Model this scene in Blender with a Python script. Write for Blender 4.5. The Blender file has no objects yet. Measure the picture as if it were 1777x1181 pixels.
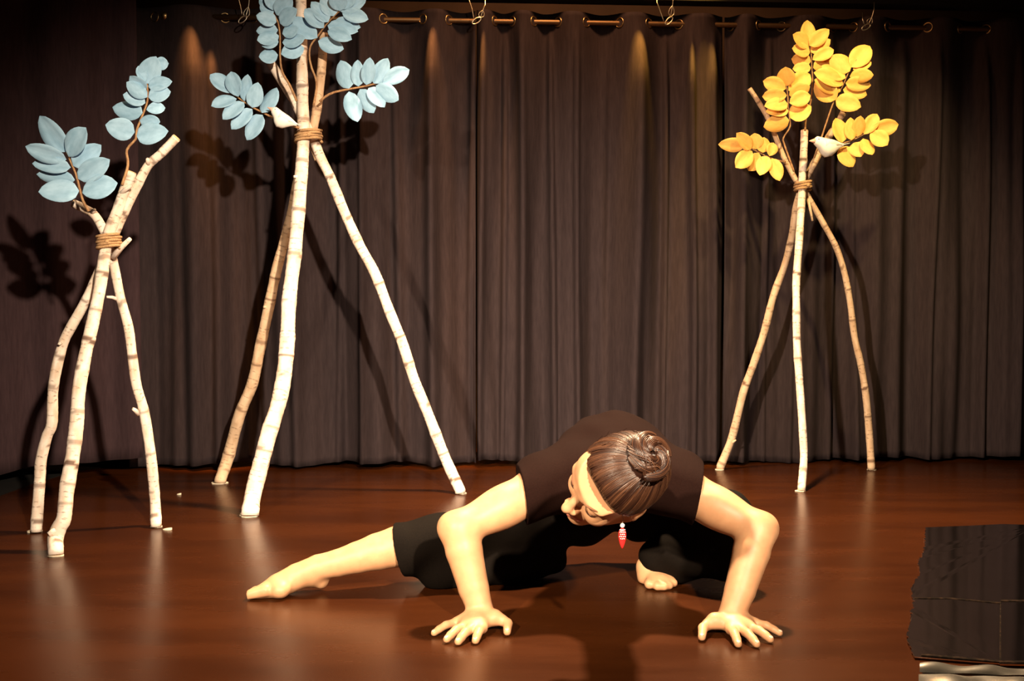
import bpy, math, random
import numpy as np
from mathutils import Vector, Matrix

random.seed(7)
rng = np.random.default_rng(7)
scene = bpy.context.scene
COL = scene.collection

# ------------------------------------------------------------------ camera
FPX, CX, CY, CAM_H = 1905.0, 888.5, 590.5, 0.82
PITCH = math.atan(90.0 / FPX)
cam_data = bpy.data.cameras.new('stage_camera')
cam_data.sensor_width = 36.0
cam_data.lens = FPX / 1777.0 * 36.0
cam_data.clip_start = 0.05
cam = bpy.data.objects.new('stage_camera', cam_data)
cam.location = (0, 0, CAM_H)
cam.rotation_euler = (math.pi / 2 - PITCH, 0, 0)
COL.objects.link(cam)
scene.camera = cam

# ------------------------------------------------------------------ view, world, lights
scene.view_settings.view_transform = 'Standard'
scene.view_settings.look = 'None'
scene.view_settings.gamma = 1.0
scene.view_settings.use_curve_mapping = False
scene.view_settings.exposure = 1.18

world = bpy.data.worlds.new('dark_theatre')
world.use_nodes = True
world.node_tree.nodes['Background'].inputs[0].default_value = (1.0, 0.62, 0.5, 1)
world.node_tree.nodes['Background'].inputs[1].default_value = 0.012
scene.world = world


def lamp(name, loc, aim, energy, color, size=0.06, angle=60, blend=0.5):
    d = bpy.data.lights.new(name, 'SPOT')
    d.energy = energy
    d.color = color
    d.shadow_soft_size = size
    d.spot_size = math.radians(angle)
    d.spot_blend = blend
    o = bpy.data.objects.new(name, d)
    o.location = loc
    o.rotation_euler = (Vector(aim) - Vector(loc)).to_track_quat('-Z', 'Y').to_euler()
    COL.objects.link(o)
    return o


lamp('front_spotlight_key', (1.15, -1.2, 2.45), (-0.50, 4.1, 0.46), 1250, (1.0, 0.81, 0.58), 0.06, 38, 1.0)
lamp('front_spotlight_fill', (-1.9, -0.9, 2.5), (0.40, 3.9, 0.40), 1050, (1.0, 0.79, 0.55), 0.08, 38, 1.0)
lamp('overhead_spotlight', (0.55, 4.05, 3.12), (0.45, 2.75, 0.0), 780, (1.0, 0.70, 0.42), 0.10, 100, 0.9)
lamp('amber_wash', (0.3, 4.25, 3.05), (0.3, 5.05, 1.75), 60, (1.0, 0.50, 0.22), 0.15, 125, 1.0)
lamp('yellow_spotlight', (1.45, 3.35, 2.72), (1.5, 4.75, 1.42), 110, (1.0, 0.72, 0.30), 0.05, 44, 0.9)
for lx, e, c in ((-1.37, 1300, (1.0, 0.42, 0.11)), (-0.345, 800, (1.0, 0.42, 0.11)), (-0.145, 700, (1.0, 0.44, 0.10)),
                 (0.575, 900, (1.0, 0.50, 0.08)), (0.84, 900, (1.0, 0.55, 0.09))):
    ly = 5.03 + 0.065 * (lx + 0.58)
    lamp('curtain_spotlight', (lx, ly - 0.125, 2.95), (lx, ly + 0.03, 1.78), e, c, 0.06, 16, 1.0)


# ------------------------------------------------------------------ pixel to place
def ray(px, py):
    x = (px - CX) / FPX
    y = (CY - py) / FPX
    c, s = math.cos(PITCH), math.sin(PITCH)
    return Vector((x, c + y * s, -s + y * c))


def P(px, py, depth):
    d = ray(px, py)
    return Vector((0, 0, CAM_H)) + d * (depth / d.y)


def G(px, py, z=0.0):
    d = ray(px, py)
    return Vector((0, 0, CAM_H)) + d * ((z - CAM_H) / d.z)


# ------------------------------------------------------------------ object helpers
ROOTLOC = {}


def tag(o, label=None, cat=None, group=None, kind=None):
    if label: o['label'] = label
    if cat: o['category'] = cat
    if group: o['group'] = group
    if kind: o['kind'] = kind
    return o


def empty(name, loc, label, cat, group=None):
    o = bpy.data.objects.new(name, None)
    o.location = loc
    o.empty_display_size = 0.1
    COL.objects.link(o)
    ROOTLOC[o.name] = Vector(loc)
    return tag(o, label, cat, group)


def root_of(o):
    while o.parent: o = o.parent
    return o


def build(name, verts, faces, mat, parent=None, smooth=True, uvs=None, attrs=None):
    """One mesh object; verts are world coordinates, stored relative to the thing's base."""
    v = np.asarray([tuple(p) for p in verts] if not isinstance(verts, np.ndarray) else verts, dtype=float)
    off = ROOTLOC.get(root_of(parent).name, Vector((0, 0, 0))) if parent else Vector((0, 0, 0))
    v = v - np.array(off)
    me = bpy.data.meshes.new(name)
    if isinstance(faces, np.ndarray):
        n = len(faces); k = faces.shape[1]
        me.vertices.add(len(v)); me.vertices.foreach_set('co', v.astype(np.float32).ravel())
        me.loops.add(n * k); me.loops.foreach_set('vertex_index', faces.astype(np.int32).ravel())
        me.polygons.add(n); me.polygons.foreach_set('loop_start', np.arange(0, n * k, k, dtype=np.int32))
        me.update(calc_edges=True)
    else:
        me.from_pydata([tuple(p) for p in v], [], faces)
        me.update()
    me.polygons.foreach_set('use_smooth', np.full(len(me.polygons), smooth, dtype=bool))
    if uvs is not None:
        uv = me.uv_layers.new(name='UVMap')
        li = np.empty(len(me.loops), dtype=np.int32); me.loops.foreach_get('vertex_index', li)
        uv.data.foreach_set('uv', np.asarray(uvs, dtype=np.float32)[li].ravel())
    for an, av in (attrs or {}).items():
        a = me.attributes.new(an, 'FLOAT', 'POINT')
        a.data.foreach_set('value', np.asarray(av, dtype=np.float32))
    me.materials.append(mat)
    o = bpy.data.objects.new(name, me)
    if parent: o.parent = parent
    COL.objects.link(o)
    return o


class MB:
    """collects pieces of one mesh"""
    def __init__(s): s.v, s.f, s.uv, s.a = [], [], [], []

    def add(s, v, f, uv=None, a=None):
        b = len(s.v)
        s.v += [Vector(p) for p in v]
        s.f += [tuple(i + b for i in q) for q in f]
        s.uv += list(uv) if uv is not None else [(0, 0)] * len(v)
        s.a += list(a) if a is not None else [0.0] * len(v)
        return s

    def box(s, c, h, rot=None):
        c = Vector(c); R = rot or Matrix.Identity(3)
        v = [c + R @ Vector((x * h[0], y * h[1], z * h[2])) for x in (-1, 1) for y in (-1, 1) for z in (-1, 1)]
        return s.add(v, [(0, 1, 3, 2), (4, 6, 7, 5), (0, 4, 5, 1), (2, 3, 7, 6), (0, 2, 6, 4), (1, 5, 7, 3)])

    def tube(s, pts, rad, sides=8, a=None, cap=True, v0=0.0, flat=1.0, flat_axis=None):
        pts = [Vector(p) for p in pts]
        n = len(pts)
        if not hasattr(rad, '__len__'): rad = [rad] * n
        V, F, U, A = [], [], [], []
        T = (pts[1] - pts[0]).normalized()
        ref = Vector((0, 1, 0)) if abs(T.y) < 0.9 else Vector((1, 0, 0))
        N = (ref - T * ref.dot(T)).normalized()
        d = v0
        for i, p in enumerate(pts):
            if i:
                d += (p - pts[i - 1]).length
            T = (pts[min(i + 1, n - 1)] - pts[max(i - 1, 0)]).normalized()
            N = (N - T * N.dot(T)).normalized()
            B = T.cross(N)
            for k in range(sides):
                t = 2 * math.pi * k / sides
                V.append(p + (N * math.cos(t) + B * math.sin(t) * flat) * rad[i])
                U.append((abs(1 - 2 * k / sides), d)); A.append(a[i] if a is not None else 0)
        for i in range(n - 1):
            for k in range(sides):
                k2 = (k + 1) % sides
                F.append((i * sides + k, i * sides + k2, (i + 1) * sides + k2, (i + 1) * sides + k))
        if cap:
            F.append(tuple(reversed(range(sides))))
            F.append(tuple((n - 1) * sides + k for k in range(sides)))
        return s.add(V, F, U, A)

    def ball(s, c, r, R=None, seg=12, ring=8):
        c = Vector(c); r = r if hasattr(r, '__len__') else (r, r, r); R = R or Matrix.Identity(3)
        V = [c + R @ Vector((0, 0, r[2]))]
        for i in range(1, ring):
            ph = math.pi * i / ring
            for k in range(seg):
                t = 2 * math.pi * k / seg
                V.append(c + R @ Vector((r[0] * math.sin(ph) * math.cos(t), r[1] * math.sin(ph) * math.sin(t), r[2] * math.cos(ph))))
        V.append(c + R @ Vector((0, 0, -r[2])))
        F = [(0, 1 + k, 1 + (k + 1) % seg) for k in range(seg)]
        for i in range(ring - 2):
            for k in range(seg):
                a0 = 1 + i * seg + k; a1 = 1 + i * seg + (k + 1) % seg
                F.append((a0, a0 + seg, a1 + seg, a1))
        e = len(V) - 1; b = 1 + (ring - 2) * seg
        F += [(e, b + (k + 1) % seg, b + k) for k in range(seg)]
        return s.add(V, F)

    def obj(s, name, mat, parent=None, smooth=True, attr=None):
        return build(name, s.v, s.f, mat, parent, smooth, s.uv, {attr: s.a} if attr else None)


def spline(pts, step):
    """Catmull-Rom through the points, resampled"""
    pts = [Vector(p) for p in pts]
    if len(pts) == 2:
        n = max(2, int((pts[1] - pts[0]).length / step))
        return [pts[0].lerp(pts[1], i / n) for i in range(n + 1)]
    ext = [pts[0] * 2 - pts[1]] + pts + [pts[-1] * 2 - pts[-2]]
    out = []
    for i in range(1, len(ext) - 2):
        p0, p1, p2, p3 = ext[i - 1:i + 3]
        n = max(1, int((p2 - p1).length / step))
        for k in range(n):
            t = k / n
            out.append(0.5 * ((2 * p1) + (p2 - p0) * t + (2 * p0 - 5 * p1 + 4 * p2 - p3) * t * t + (3 * p1 - p0 - 3 * p2 + p3) * t ** 3))
    out.append(pts[-1])
    return out


# ------------------------------------------------------------------ materials
def mat(name, color=(0.5, 0.5, 0.5), rough=0.6, spec=0.5, metal=0.0, **kw):
    m = bpy.data.materials.new(name)
    m.use_nodes = True
    b = m.node_tree.nodes['Principled BSDF']
    b.inputs['Base Color'].default_value = (*color, 1)
    b.inputs['Roughness'].default_value = rough
    b.inputs['Specular IOR Level'].default_value = spec
    b.inputs['Metallic'].default_value = metal
    for k, v in kw.items():
        b.inputs[k.replace('_', ' ')].default_value = v
    return m


def N(m, kind, **kw):
    n = m.node_tree.nodes.new(kind)
    for k, v in kw.items(): setattr(n, k, v)
    return n


def L(m, a, b): m.node_tree.links.new(a, b)


def noise_color(m, coords, scale, c1, c2, lo=0.35, hi=0.65, detail=5, rough=0.6, bump=0.0, bump_dist=0.002):
    """mix two colours of the thing itself by a noise"""
    b = m.node_tree.nodes['Principled BSDF']
    tc = N(m, 'ShaderNodeTexCoord')
    mp = N(m, 'ShaderNodeMapping'); mp.inputs['Scale'].default_value = scale
    L(m, tc.outputs[coords], mp.inputs[0])
    nz = N(m, 'ShaderNodeTexNoise'); nz.inputs['Scale'].default_value = 1.0
    nz.inputs['Detail'].default_value = detail; nz.inputs['Roughness'].default_value = rough
    L(m, mp.outputs[0], nz.inputs['Vector'])
    cr = N(m, 'ShaderNodeValToRGB')
    cr.color_ramp.elements[0].position = lo; cr.color_ramp.elements[0].color = (*c1, 1)
    cr.color_ramp.elements[1].position = hi; cr.color_ramp.elements[1].color = (*c2, 1)
    L(m, nz.outputs[0], cr.inputs[0])
    L(m, cr.outputs[0], b.inputs['Base Color'])
    if bump:
        bp = N(m, 'ShaderNodeBump'); bp.inputs['Strength'].default_value = bump; bp.inputs['Distance'].default_value = bump_dist
        L(m, nz.outputs[0], bp.inputs['Height']); L(m, bp.outputs[0], b.inputs['Normal'])
    return nz, cr


M = {}
M['floor'] = mat('stained_stage_floor', rough=0.34, spec=0.16)
nz, cr = noise_color(M['floor'], 'Object', (1.3, 5.0, 1), (0.024, 0.0060, 0.0014), (0.044, 0.0114, 0.0024), 0.3, 0.72, 6)
rr = N(M['floor'], 'ShaderNodeMapRange'); rr.inputs['To Min'].default_value = 0.20; rr.inputs['To Max'].default_value = 0.34
L(M['floor'], nz.outputs[0], rr.inputs[0]); L(M['floor'], rr.outputs[0], M['floor'].node_tree.nodes['Principled BSDF'].inputs['Roughness'])
M['curtain'] = mat('charcoal_curtain_cloth', rough=0.9, spec=0.15)
noise_color(M['curtain'], 'Object', (90, 90, 12), (0.0225, 0.0146, 0.0162), (0.0335, 0.0222, 0.0238), 0.3, 0.7, 4, bump=0.15)
M['drape'] = mat('plum_black_drape_cloth', (0.03, 0.018, 0.02), 0.9, 0.15)
noise_color(M['drape'], 'Object', (90, 90, 12), (0.034, 0.0185, 0.0215), (0.050, 0.0275, 0.0310), 0.3, 0.7, 4, bump=0.15)
M['wall'] = mat('dark_brown_wall', (0.05, 0.03, 0.02), 0.85, 0.2)
noise_color(M['wall'], 'Object', (3, 3, 3), (0.040, 0.024, 0.016), (0.060, 0.036, 0.024))
M['black'] = mat('matt_black_paint', (0.006, 0.005, 0.005), 0.85, 0.2)
M['brass'] = mat('worn_brass', (0.55, 0.36, 0.16), 0.35, 0.5, 1.0)
M['steel'] = mat('galvanised_wire', (0.62, 0.55, 0.45), 0.35, 0.5, 1.0)
M['twine'] = mat('jute_twine', (0.42, 0.24, 0.11), 0.9, 0.2)
noise_color(M['twine'], 'Object', (300, 300, 300), (0.30, 0.16, 0.07), (0.55, 0.34, 0.18))
M['twig'] = mat('brown_twig', (0.38, 0.20, 0.09), 0.7, 0.3)
noise_color(M['twig'], 'Object', (120, 120, 60), (0.24, 0.11, 0.05), (0.50, 0.29, 0.14))
M['cutwood'] = mat('cut_wood', (0.75, 0.5, 0.28), 0.8, 0.2)
M['chip'] = mat('pale_wood_chip', (0.8, 0.68, 0.52), 0.8, 0.2)


def bark(name, white, warm, dark):
    m = mat(name, white, 0.75, 0.25)
    b = m.node_tree.nodes['Principled BSDF']
    uv = N(m, 'ShaderNodeUVMap')
    mp = N(m, 'ShaderNodeMapping'); mp.inputs['Scale'].default_value = (2.2, 95, 1)
    L(m, uv.outputs[0], mp.inputs[0])
    n1 = N(m, 'ShaderNodeTexNoise'); n1.inputs['Scale'].default_value = 1; n1.inputs['Detail'].default_value = 4
    L(m, mp.outputs[0], n1.inputs['Vector'])
    r1 = N(m, 'ShaderNodeMapRange'); r1.inputs[1].default_value = 0.58; r1.inputs[2].default_value = 0.68
    L(m, n1.outputs[0], r1.inputs[0])
    mp2 = N(m, 'ShaderNodeMapping'); mp2.inputs['Scale'].default_value = (2.0, 14, 1)
    L(m, uv.outputs[0], mp2.inputs[0])
    n2 = N(m, 'ShaderNodeTexNoise'); n2.inputs['Scale'].default_value = 1; n2.inputs['Detail'].default_value = 6
    L(m, mp2.outputs[0], n2.inputs['Vector'])
    c1 = N(m, 'ShaderNodeValToRGB')
    c1.color_ramp.elements[0].position = 0.40; c1.color_ramp.elements[0].color = (*white, 1)
    c1.color_ramp.elements[1].position = 0.72; c1.color_ramp.elements[1].color = (*warm, 1)
    L(m, n2.outputs[0], c1.inputs[0])
    at = N(m, 'ShaderNodeAttribute', attribute_name='knot')
    mx = N(m, 'ShaderNodeMath', operation='MAXIMUM')
    sc = N(m, 'ShaderNodeMath', operation='MULTIPLY'); sc.inputs[1].default_value = 0.6
    L(m, r1.outputs[0], sc.inputs[0]); L(m, sc.outputs[0], mx.inputs[0]); L(m, at.outputs['Fac'], mx.inputs[1])
    mix = N(m, 'ShaderNodeMix', data_type='RGBA')
    L(m, mx.outputs[0], mix.inputs[0]); L(m, c1.outputs[0], mix.inputs[6]); mix.inputs[7].default_value = (*dark, 1)
    L(m, mix.outputs[2], b.inputs['Base Color'])
    bp = N(m, 'ShaderNodeBump'); bp.inputs['Strength'].default_value = 0.4; bp.inputs['Distance'].default_value = 0.002
    L(m, n1.outputs[0], bp.inputs['Height']); L(m, bp.outputs[0], b.inputs['Normal'])
    return m


M['bark'] = bark('white_birch_bark', (0.88, 0.75, 0.66), (0.64, 0.46, 0.33), (0.10, 0.045, 0.025))
M['bark_brown'] = bark('tan_birch_bark', (0.70, 0.50, 0.34), (0.50, 0.31, 0.18), (0.12, 0.055, 0.03))


def leafmat(name, c1, c2, rough=0.6):
    m = mat(name, c1, rough, 0.3)
    noise_color(m, 'Object', (2.2, 3.0, 6), c1, c2, 0.3, 0.7, 3)
    return m


M['blue_leaf'] = leafmat('dusty_blue_fabric_leaf', (0.25, 0.44, 0.61), (0.39, 0.61, 0.81))
M['gold_leaf'] = leafmat('amber_fabric_leaf', (0.82, 0.40, 0.080), (0.94, 0.56, 0.150))
M['bird'] = mat('white_feathers', (0.90, 0.86, 0.80), 0.7, 0.2)
M['beak'] = mat('pale_pink_beak', (0.8, 0.45, 0.35), 0.5, 0.3)

# ------------------------------------------------------------------ the stage
def quad(name, v, m, label=None, kind='structure'):
    o = build(name, [Vector(p) for p in v], [tuple(range(len(v)))], m, None, False)
    return tag(o, label, None, None, kind)


def slab(name, lo, hi, m):
    b = MB(); lo, hi = Vector(lo), Vector(hi)
    b.box((lo + hi) / 2, (hi - lo) / 2)
    return tag(b.obj(name, m, None, False), None, None, None, 'structure')


slab('floor', (-3.6, -1.6, -0.06), (3.6, 5.75, 0.0), M['floor'])
slab('wall_back', (-3.6, 5.60, 0.0), (3.6, 5.75, 3.2), M['wall'])
slab('wall_left', (-3.75, -1.6, 0.0), (-3.6, 5.75, 3.2), M['wall'])
slab('wall_right', (3.6, -1.6, 0.0), (3.75, 5.75, 3.2), M['wall'])
slab('ceiling', (-3.75, -1.6, 3.2), (3.75, 5.75, 3.3), M['black'])


def plane_y(x): return 5.03 + 0.065 * (x + 0.58)


# black beam above the curtain
bm = MB()
xa, xb = -3.55, 3.55
R = Matrix.Rotation(math.atan(0.065), 3, 'Z')
bm.box((0, plane_y(0) - 0.02, 2.215), (3.5, 0.05, 0.09), R)
tag(bm.obj('trim_1', M['black'], None, False), 'black beam above the curtain rod', None, None, 'structure')

# black cloth border on the floor under the side curtain
b = MB()
v = [G(-190, 900), G(0, 860), G(60, 838), G(130, 818), G(220, 806), G(330, 801)]
top = [Vector((p.x, p.y, 0.004)) for p in v] + [Vector((-1.4, 5.45, 0.004)), Vector((-3.5, 5.45, 0.004)), Vector((-3.5, 3.9, 0.004))]
bot = [Vector((p.x, p.y, 0.0)) for p in top]
n = len(top)
b.add(top + bot, [tuple(range(n))] + [(i, n + i, n + (i + 1) % n, (i + 1) % n) for i in range(n)])
o = b.obj('trim_2', M['black'], None, False)
tag(o, None, None, None, 'structure')

# ---- curtains hanging from a rod by eyelets
ROD_Z = 2.035
SEG = [(-420, -370), (-290, -240), (-160, -105), (-20, 30), (100, 150), (225, 275), (395, 445), (560, 612), (668, 737), (780, 828), (858, 890), (925, 968), (1015, 1073), (1122, 1175), (1253, 1265),
       (1310, 1352), (1440, 1475), (1530, 1600), (1655, 1702), (1770, 1830), (1900, 1960), (2040, 2090), (2160, 2230)]


def px_to_x(px):          # where the curtain plane crosses that line of sight
    k = (px - CX) / FPX
    return k * (5.03 + 0.065 * 0.58) / (1 - 0.065 * k)


CTRL = []                 # (x, offset): cloth passes in front of (-) and behind (+) the rod
for i, (a, c) in enumerate(SEG):
    CTRL.append((px_to_x(a), px_to_x(c)))
KN = []
for i, (a, c) in enumerate(CTRL):
    KN.append(((a + c) / 2, 0.034))
    if i + 1 < len(CTRL):
        KN.append(((c + CTRL[i + 1][0]) / 2, -0.044))
KX = np.array([k[0] for k in KN]); KY = np.array([k[1] for k in KN])
frng = np.random.default_rng(3)
KLOW = KY * frng.uniform(0.5, 1.5, len(KY))
SH = frng.uniform(-0.02, 0.02, len(KX))


def cosint(x, X, Y):
    i = np.clip(np.searchsorted(X, x) - 1, 0, len(X) - 2)
    t = np.clip((x - X[i]) / (X[i + 1] - X[i]), 0, 1)
    t = (1 - np.cos(np.pi * t)) / 2
    return Y[i] * (1 - t) + Y[i + 1] * t


RIDGE = [(px_to_x(p), a, w) for p, a, w in ((345, .020, .030), (378, .026, .034), (455, .018, .020), (520, .015, .025), (590, .022, .018), (628, .016, .012), (690, .014, .018), (755, .028, .024), (818, .012, .010), (835, .026, .013),
         (872, .020, .011), (903, .024, .016), (958, .022, .010), (1003, .022, .011), (1050, .010, .02), (1104, .030, .030), (1150, .020, .009), (1196, .028, .013), (1236, .024, .020),
         (1285, .026, .020), (1330, .015, .012), (1372, .016, .015), (1440, .022, .016), (1478, .014, .012), (1560, .026, .030), (1610, .018, .016), (1700, .024, .018), (1760, .02, .02))]


def fold(x, z):
    w = np.clip((ROD_Z - z) / 1.3, 0, 1) ** 0.8
    up = cosint(x, KX, KY)
    low = cosint(x + 0.03 * np.sin(1.7 * x + 2 * z), KX + SH, KLOW)
    y = up * (1 - w) + low * w
    fine = 0.0075 * np.sin(31 * x + 1.2 * np.sin(2.3 * z + 3 * x)) + 0.005 * np.sin(53 * x + 0.9 * z + 2.0 * np.sin(1.3 * x))
    fine = fine + 0.004 * np.sin(87 * x + 1.7 * np.sin(5 * x))
    y = y + w * fine * 1.3 + 0.012 * w * np.sin(4.1 * x + 1.3 * z)
    w2 = np.clip((ROD_Z - z) / 0.25, 0, 1)
    for rx, ra, rw in RIDGE:
        q = (x - rx - 0.012 * np.sin(1.3 * z + 9 * rx)) / rw
        y = y - w2 * 2.0 * ra * np.exp(-q * q)
    return y


def curtain(label, x0, x1, hem, dy=0.0, edge=0.0):
    root = empty('stage_curtain', ((x0 + x1) / 2, plane_y((x0 + x1) / 2), 0), label, 'curtain', 'charcoal eyelet curtains')
    xs = np.linspace(x0, x1, int((x1 - x0) / 0.0075)); zs = np.concatenate([np.linspace(0, 0.5, 16), np.linspace(0.55, 1.75, 26), np.linspace(1.8, 1, 1) * 1.0, np.linspace(1.82, 1.0 * (ROD_Z + 0.042), 14)])
    zs = np.unique(zs)
    X, Z = np.meshgrid(xs, zs)
    H = hem(X)
    top = ROD_Z + 0.042
    Zr = H + (Z / zs[-1]) * (top - H)
    Y = plane_y(X) + fold(X, Zr) + dy
    V = np.stack([X, Y, Zr], -1).reshape(-1, 3)
    nz_, nx = X.shape
    i = np.arange(nz_ - 1)[:, None] * nx + np.arange(nx - 1)[None]
    F = np.stack([i, i + 1, i + nx + 1, i + nx], -1).reshape(-1, 4)
    o = build('fabric_panel', V, F, M['curtain'], root)
    sol = o.modifiers.new('thickness', 'SOLIDIFY'); sol.thickness = 0.003; sol.offset = 1
    for a, c in CTRL:
        for e, s in ((a, -1), (c, 1)):
            if x0 + 0.02 < e < x1 - 0.02:
                d = 0.006
                sl = (float(fold(np.array([e + d]), np.array([ROD_Z]))[0]) - float(fold(np.array([e - d]), np.array([ROD_Z]))[0])) / (2 * d)
                n_ = Vector((sl, -1, 0)).normalized()
                t_ = Vector((-n_.y, n_.x, 0)).normalized()
                y = plane_y(e) + float(fold(np.array([e]), np.array([ROD_Z]))[0]) + dy
                c0 = Vector((e, y, ROD_Z)) + n_ * 0.0035
                ring = [c0 + (t_ * math.cos(q) + Vector((0, 0, 1)) * math.sin(q)) * 0.021 for q in np.linspace(0, 2 * math.pi, 21)]
                m_ = MB(); m_.tube(ring, 0.0032, 6, cap=False)
                m_.obj('eyelet', M['brass'], root)
    return root


def wavy(base, a, f, ph):
    return lambda x: base + a * np.sin(f * x + ph) + 0.4 * a * np.sin(f * 2.7 * x + ph * 2)


curtain('charcoal curtain between the two blue leaved trees and the side drape', px_to_x(222), px_to_x(826), wavy(0.020, 0.007, 9, 1))
curtain('charcoal curtain directly behind the crouching person', px_to_x(829), px_to_x(1250), wavy(0.022, 0.008, 8, 2.4))
curtain('charcoal curtain behind the amber leaved tree', px_to_x(1255), px_to_x(2200), lambda x: 0.012 + 0.016 * np.clip((x - 1.5), 0, 1) + 0.008 * np.sin(8 * x + 0.5))

# side drape at the left, hung closer to the audience
root = empty('side_drape', (-2.0, 4.7, 0), 'darker side drape behind the shortest tree, hem lifted off the floor', 'curtain')
path = [Vector((-3.45, 3.55, 0)), Vector((-2.6, 4.05, 0)), Vector((-2.12, 4.52, 0)), Vector((-1.95, 4.66, 0)), Vector((-1.80, 4.74, 0)), Vector((-1.62, 4.79, 0))]
pp = spline(path, 0.012)
V, F = [], []
nzz = 40
acc = 0
cols = []
for i, p in enumerate(pp):
    if i: acc += (p - pp[i - 1]).length
    t = (pp[min(i + 1, len(pp) - 1)] - pp[max(i - 1, 0)]).normalized()
    nrm = Vector((t.y, -t.x, 0))
    hem = 0.045 + 0.045 * min(1, max(0, (acc - 1.6) / 0.7)) + 0.008 * math.sin(11 * acc)
    for k in range(nzz + 1):
        z = hem + (2.6 - hem) * k / nzz
        amp = 0.35 + 0.65 * min(1, acc / 2.2)
        off = amp * (0.030 * math.sin(17 * acc + 0.5 * math.sin(2 * z)) + 0.018 * math.sin(9.3 * acc + 1.1 + 0.5 * z) + 0.010 * math.sin(41 * acc))
        V.append(p + nrm * off + Vector((0, 0, z)))
n = nzz + 1
F = [(i * n + k, (i + 1) * n + k, (i + 1) * n + k + 1, i * n + k + 1) for i in range(len(pp) - 1) for k in range(nzz)]
o = build('fabric_panel', V, F, M['drape'], root)
sol = o.modifiers.new('thickness', 'SOLIDIFY'); sol.thickness = 0.003

# rod
rodb = MB()
x0, x1 = px_to_x(300), px_to_x(2250)
rodb.tube([Vector((x0 + (x1 - x0) * t, plane_y(x0 + (x1 - x0) * t), ROD_Z)) for t in np.linspace(0, 1, 9)], 0.0125, 12)
root = empty('curtain_rod', (0, plane_y(0), ROD_Z), 'thin metal curtain rod threaded through the eyelets', 'curtain rod')
rodb.obj('rod', mat('bronze_rod', (0.20, 0.12, 0.06), 0.5, 0.5, 1.0), root)
fb = MB(); fb.ball(Vector((x0 - 0.015, plane_y(x0), ROD_Z)), 0.022); fb.obj('finial', M['brass'], root)

# wire hangers with carabiners in front of the curtain
HANG = [
    ([(413, -6), (418, 14), (420, 26)], [(433, -6), (431, 12), (426, 30)], (421, 34), 'wire hanger with carabiner beside the leaves of the tallest tree'),
    ([(814, 0), (819, 16), (822, 32)], [(842, 8), (838, 18), (834, 30)], (827, 36), 'wire hanger with carabiner above the middle of the stage, over the orange lit fold'),
    ([(1140, 4), (1146, 20), (1152, 37)], [(1168, -2), (1167, 10), (1164, 28)], (1161, 36), 'wire hanger with carabiner above the yellow lit fold'),
    ([(1497, 34), (1499, 40), (1502, 46)], [(1517, 16), (1513, 30), (1507, 42)], (1503, 47), 'wire hanger with carabiner above the amber leaves'),
]
for w1, w2, cpt, lab in HANG:
    d = plane_y(px_to_x(cpt[0])) - 0.10
    root = empty('wire_hanger', P(cpt[0], cpt[1], d), lab, 'hanger', 'wire hangers on the ceiling beam')
    for w in (w1, w2):
        q = MB()
        pts = spline([P(x, y, d) for x, y in w], 0.01)
        top = P(w[0][0], w[0][1] - 12, d + 0.03)
        q.tube([top] + pts, 0.0022, 6)
        e = P(w[-1][0], w[-1][1], d)
        q.obj('wire', M['steel'], root)
    lp = MB()                                      # teardrop eye of the second wire
    a0, a1 = P(w2[1][0], w2[1][1], d), P(w2[-1][0], w2[-1][1], d)
    ax = (a1 - a0); side = Vector((ax.z, 0, -ax.x)).normalized() * 0.012
    loop = [a0, a0.lerp(a1, .35) + side * .8, a0.lerp(a1, .75) + side, a1, a0.lerp(a1, .75) - side, a0.lerp(a1, .35) - side * .8, a0]
    lp.tube(spline(loop, 0.006), 0.0018, 6, cap=False); lp.obj('wire_eye', M['steel'], root)
    cb = MB()
    c0 = P(cpt[0], cpt[1], d - 0.004)
    a_ = random.uniform(0.5, 1.0)
    ring = []
    for q_ in np.linspace(0, 2 * math.pi, 25):
        u, w_ = 0.022 * math.cos(q_), 0.010 * math.sin(q_)
        ring.append(c0 + Vector((u * math.cos(a_) - w_ * math.sin(a_), 0, u * math.sin(a_) + w_ * math.cos(a_))))
    cb.tube(ring, 0.0028, 6, cap=False); cb.obj('carabiner', M['steel'], root)

# ------------------------------------------------------------------ leaves
def leaf_mesh(name, m, point, cup, bend):
    nl, nw = 10, 5
    V, F = [], []
    for i in range(nl + 1):
        t = i / nl
        w = 0.5 * (math.sin(math.pi * t ** point)) ** 0.60 if 0 < t < 1 else 0.0
        w = max(w, 0.012)
        for j in range(nw):
            s = (j / (nw - 1)) * 2 - 1
            y = s * w
            z = cup * (abs(s) ** 1.5) * w * 2 * 0.5 + bend * (t - t * t) - 0.012 * (1 - abs(s))
            V.append((t, y, z))
    top = len(V)
    V += [(x, y, z - 0.016) for x, y, z in V]
    for i in range(nl):
        for j in range(nw - 1):
            a = i * nw + j
            F.append((a, a + nw, a + nw + 1, a + 1))
            F.append((top + a, top + a + 1, top + a + nw + 1, top + a + nw))
    for i in range(nl):
        a = i * nw
        F.append((a, top + a, top + a + nw, a + nw))
        a = i * nw + nw - 1
        F.append((a, a + nw, top + a + nw, top + a))
    F.append(tuple(range(0, nw)) + tuple(range(top + nw - 1, top - 1, -1)))
    e = nl * nw
    F.append(tuple(range(e + nw - 1, e - 1, -1)) + tuple(range(top + e, top + e + nw)))
    me = bpy.data.meshes.new(name)
    me.from_pydata(V, [], F); me.update()
    me.polygons.foreach_set('use_smooth', np.ones(len(me.polygons), dtype=bool))
    me.materials.append(m)
    return me


LEAF = {}
for key in ('blue_leaf', 'gold_leaf'):
    LEAF[key] = [leaf_mesh(key, M[key], pt, cu, be) for pt, cu, be in ((0.95, 0.35, 0.16), (0.82, 0.25, 0.10), (1.1, 0.45, 0.2), (0.9, -0.2, -0.08))]


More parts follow.
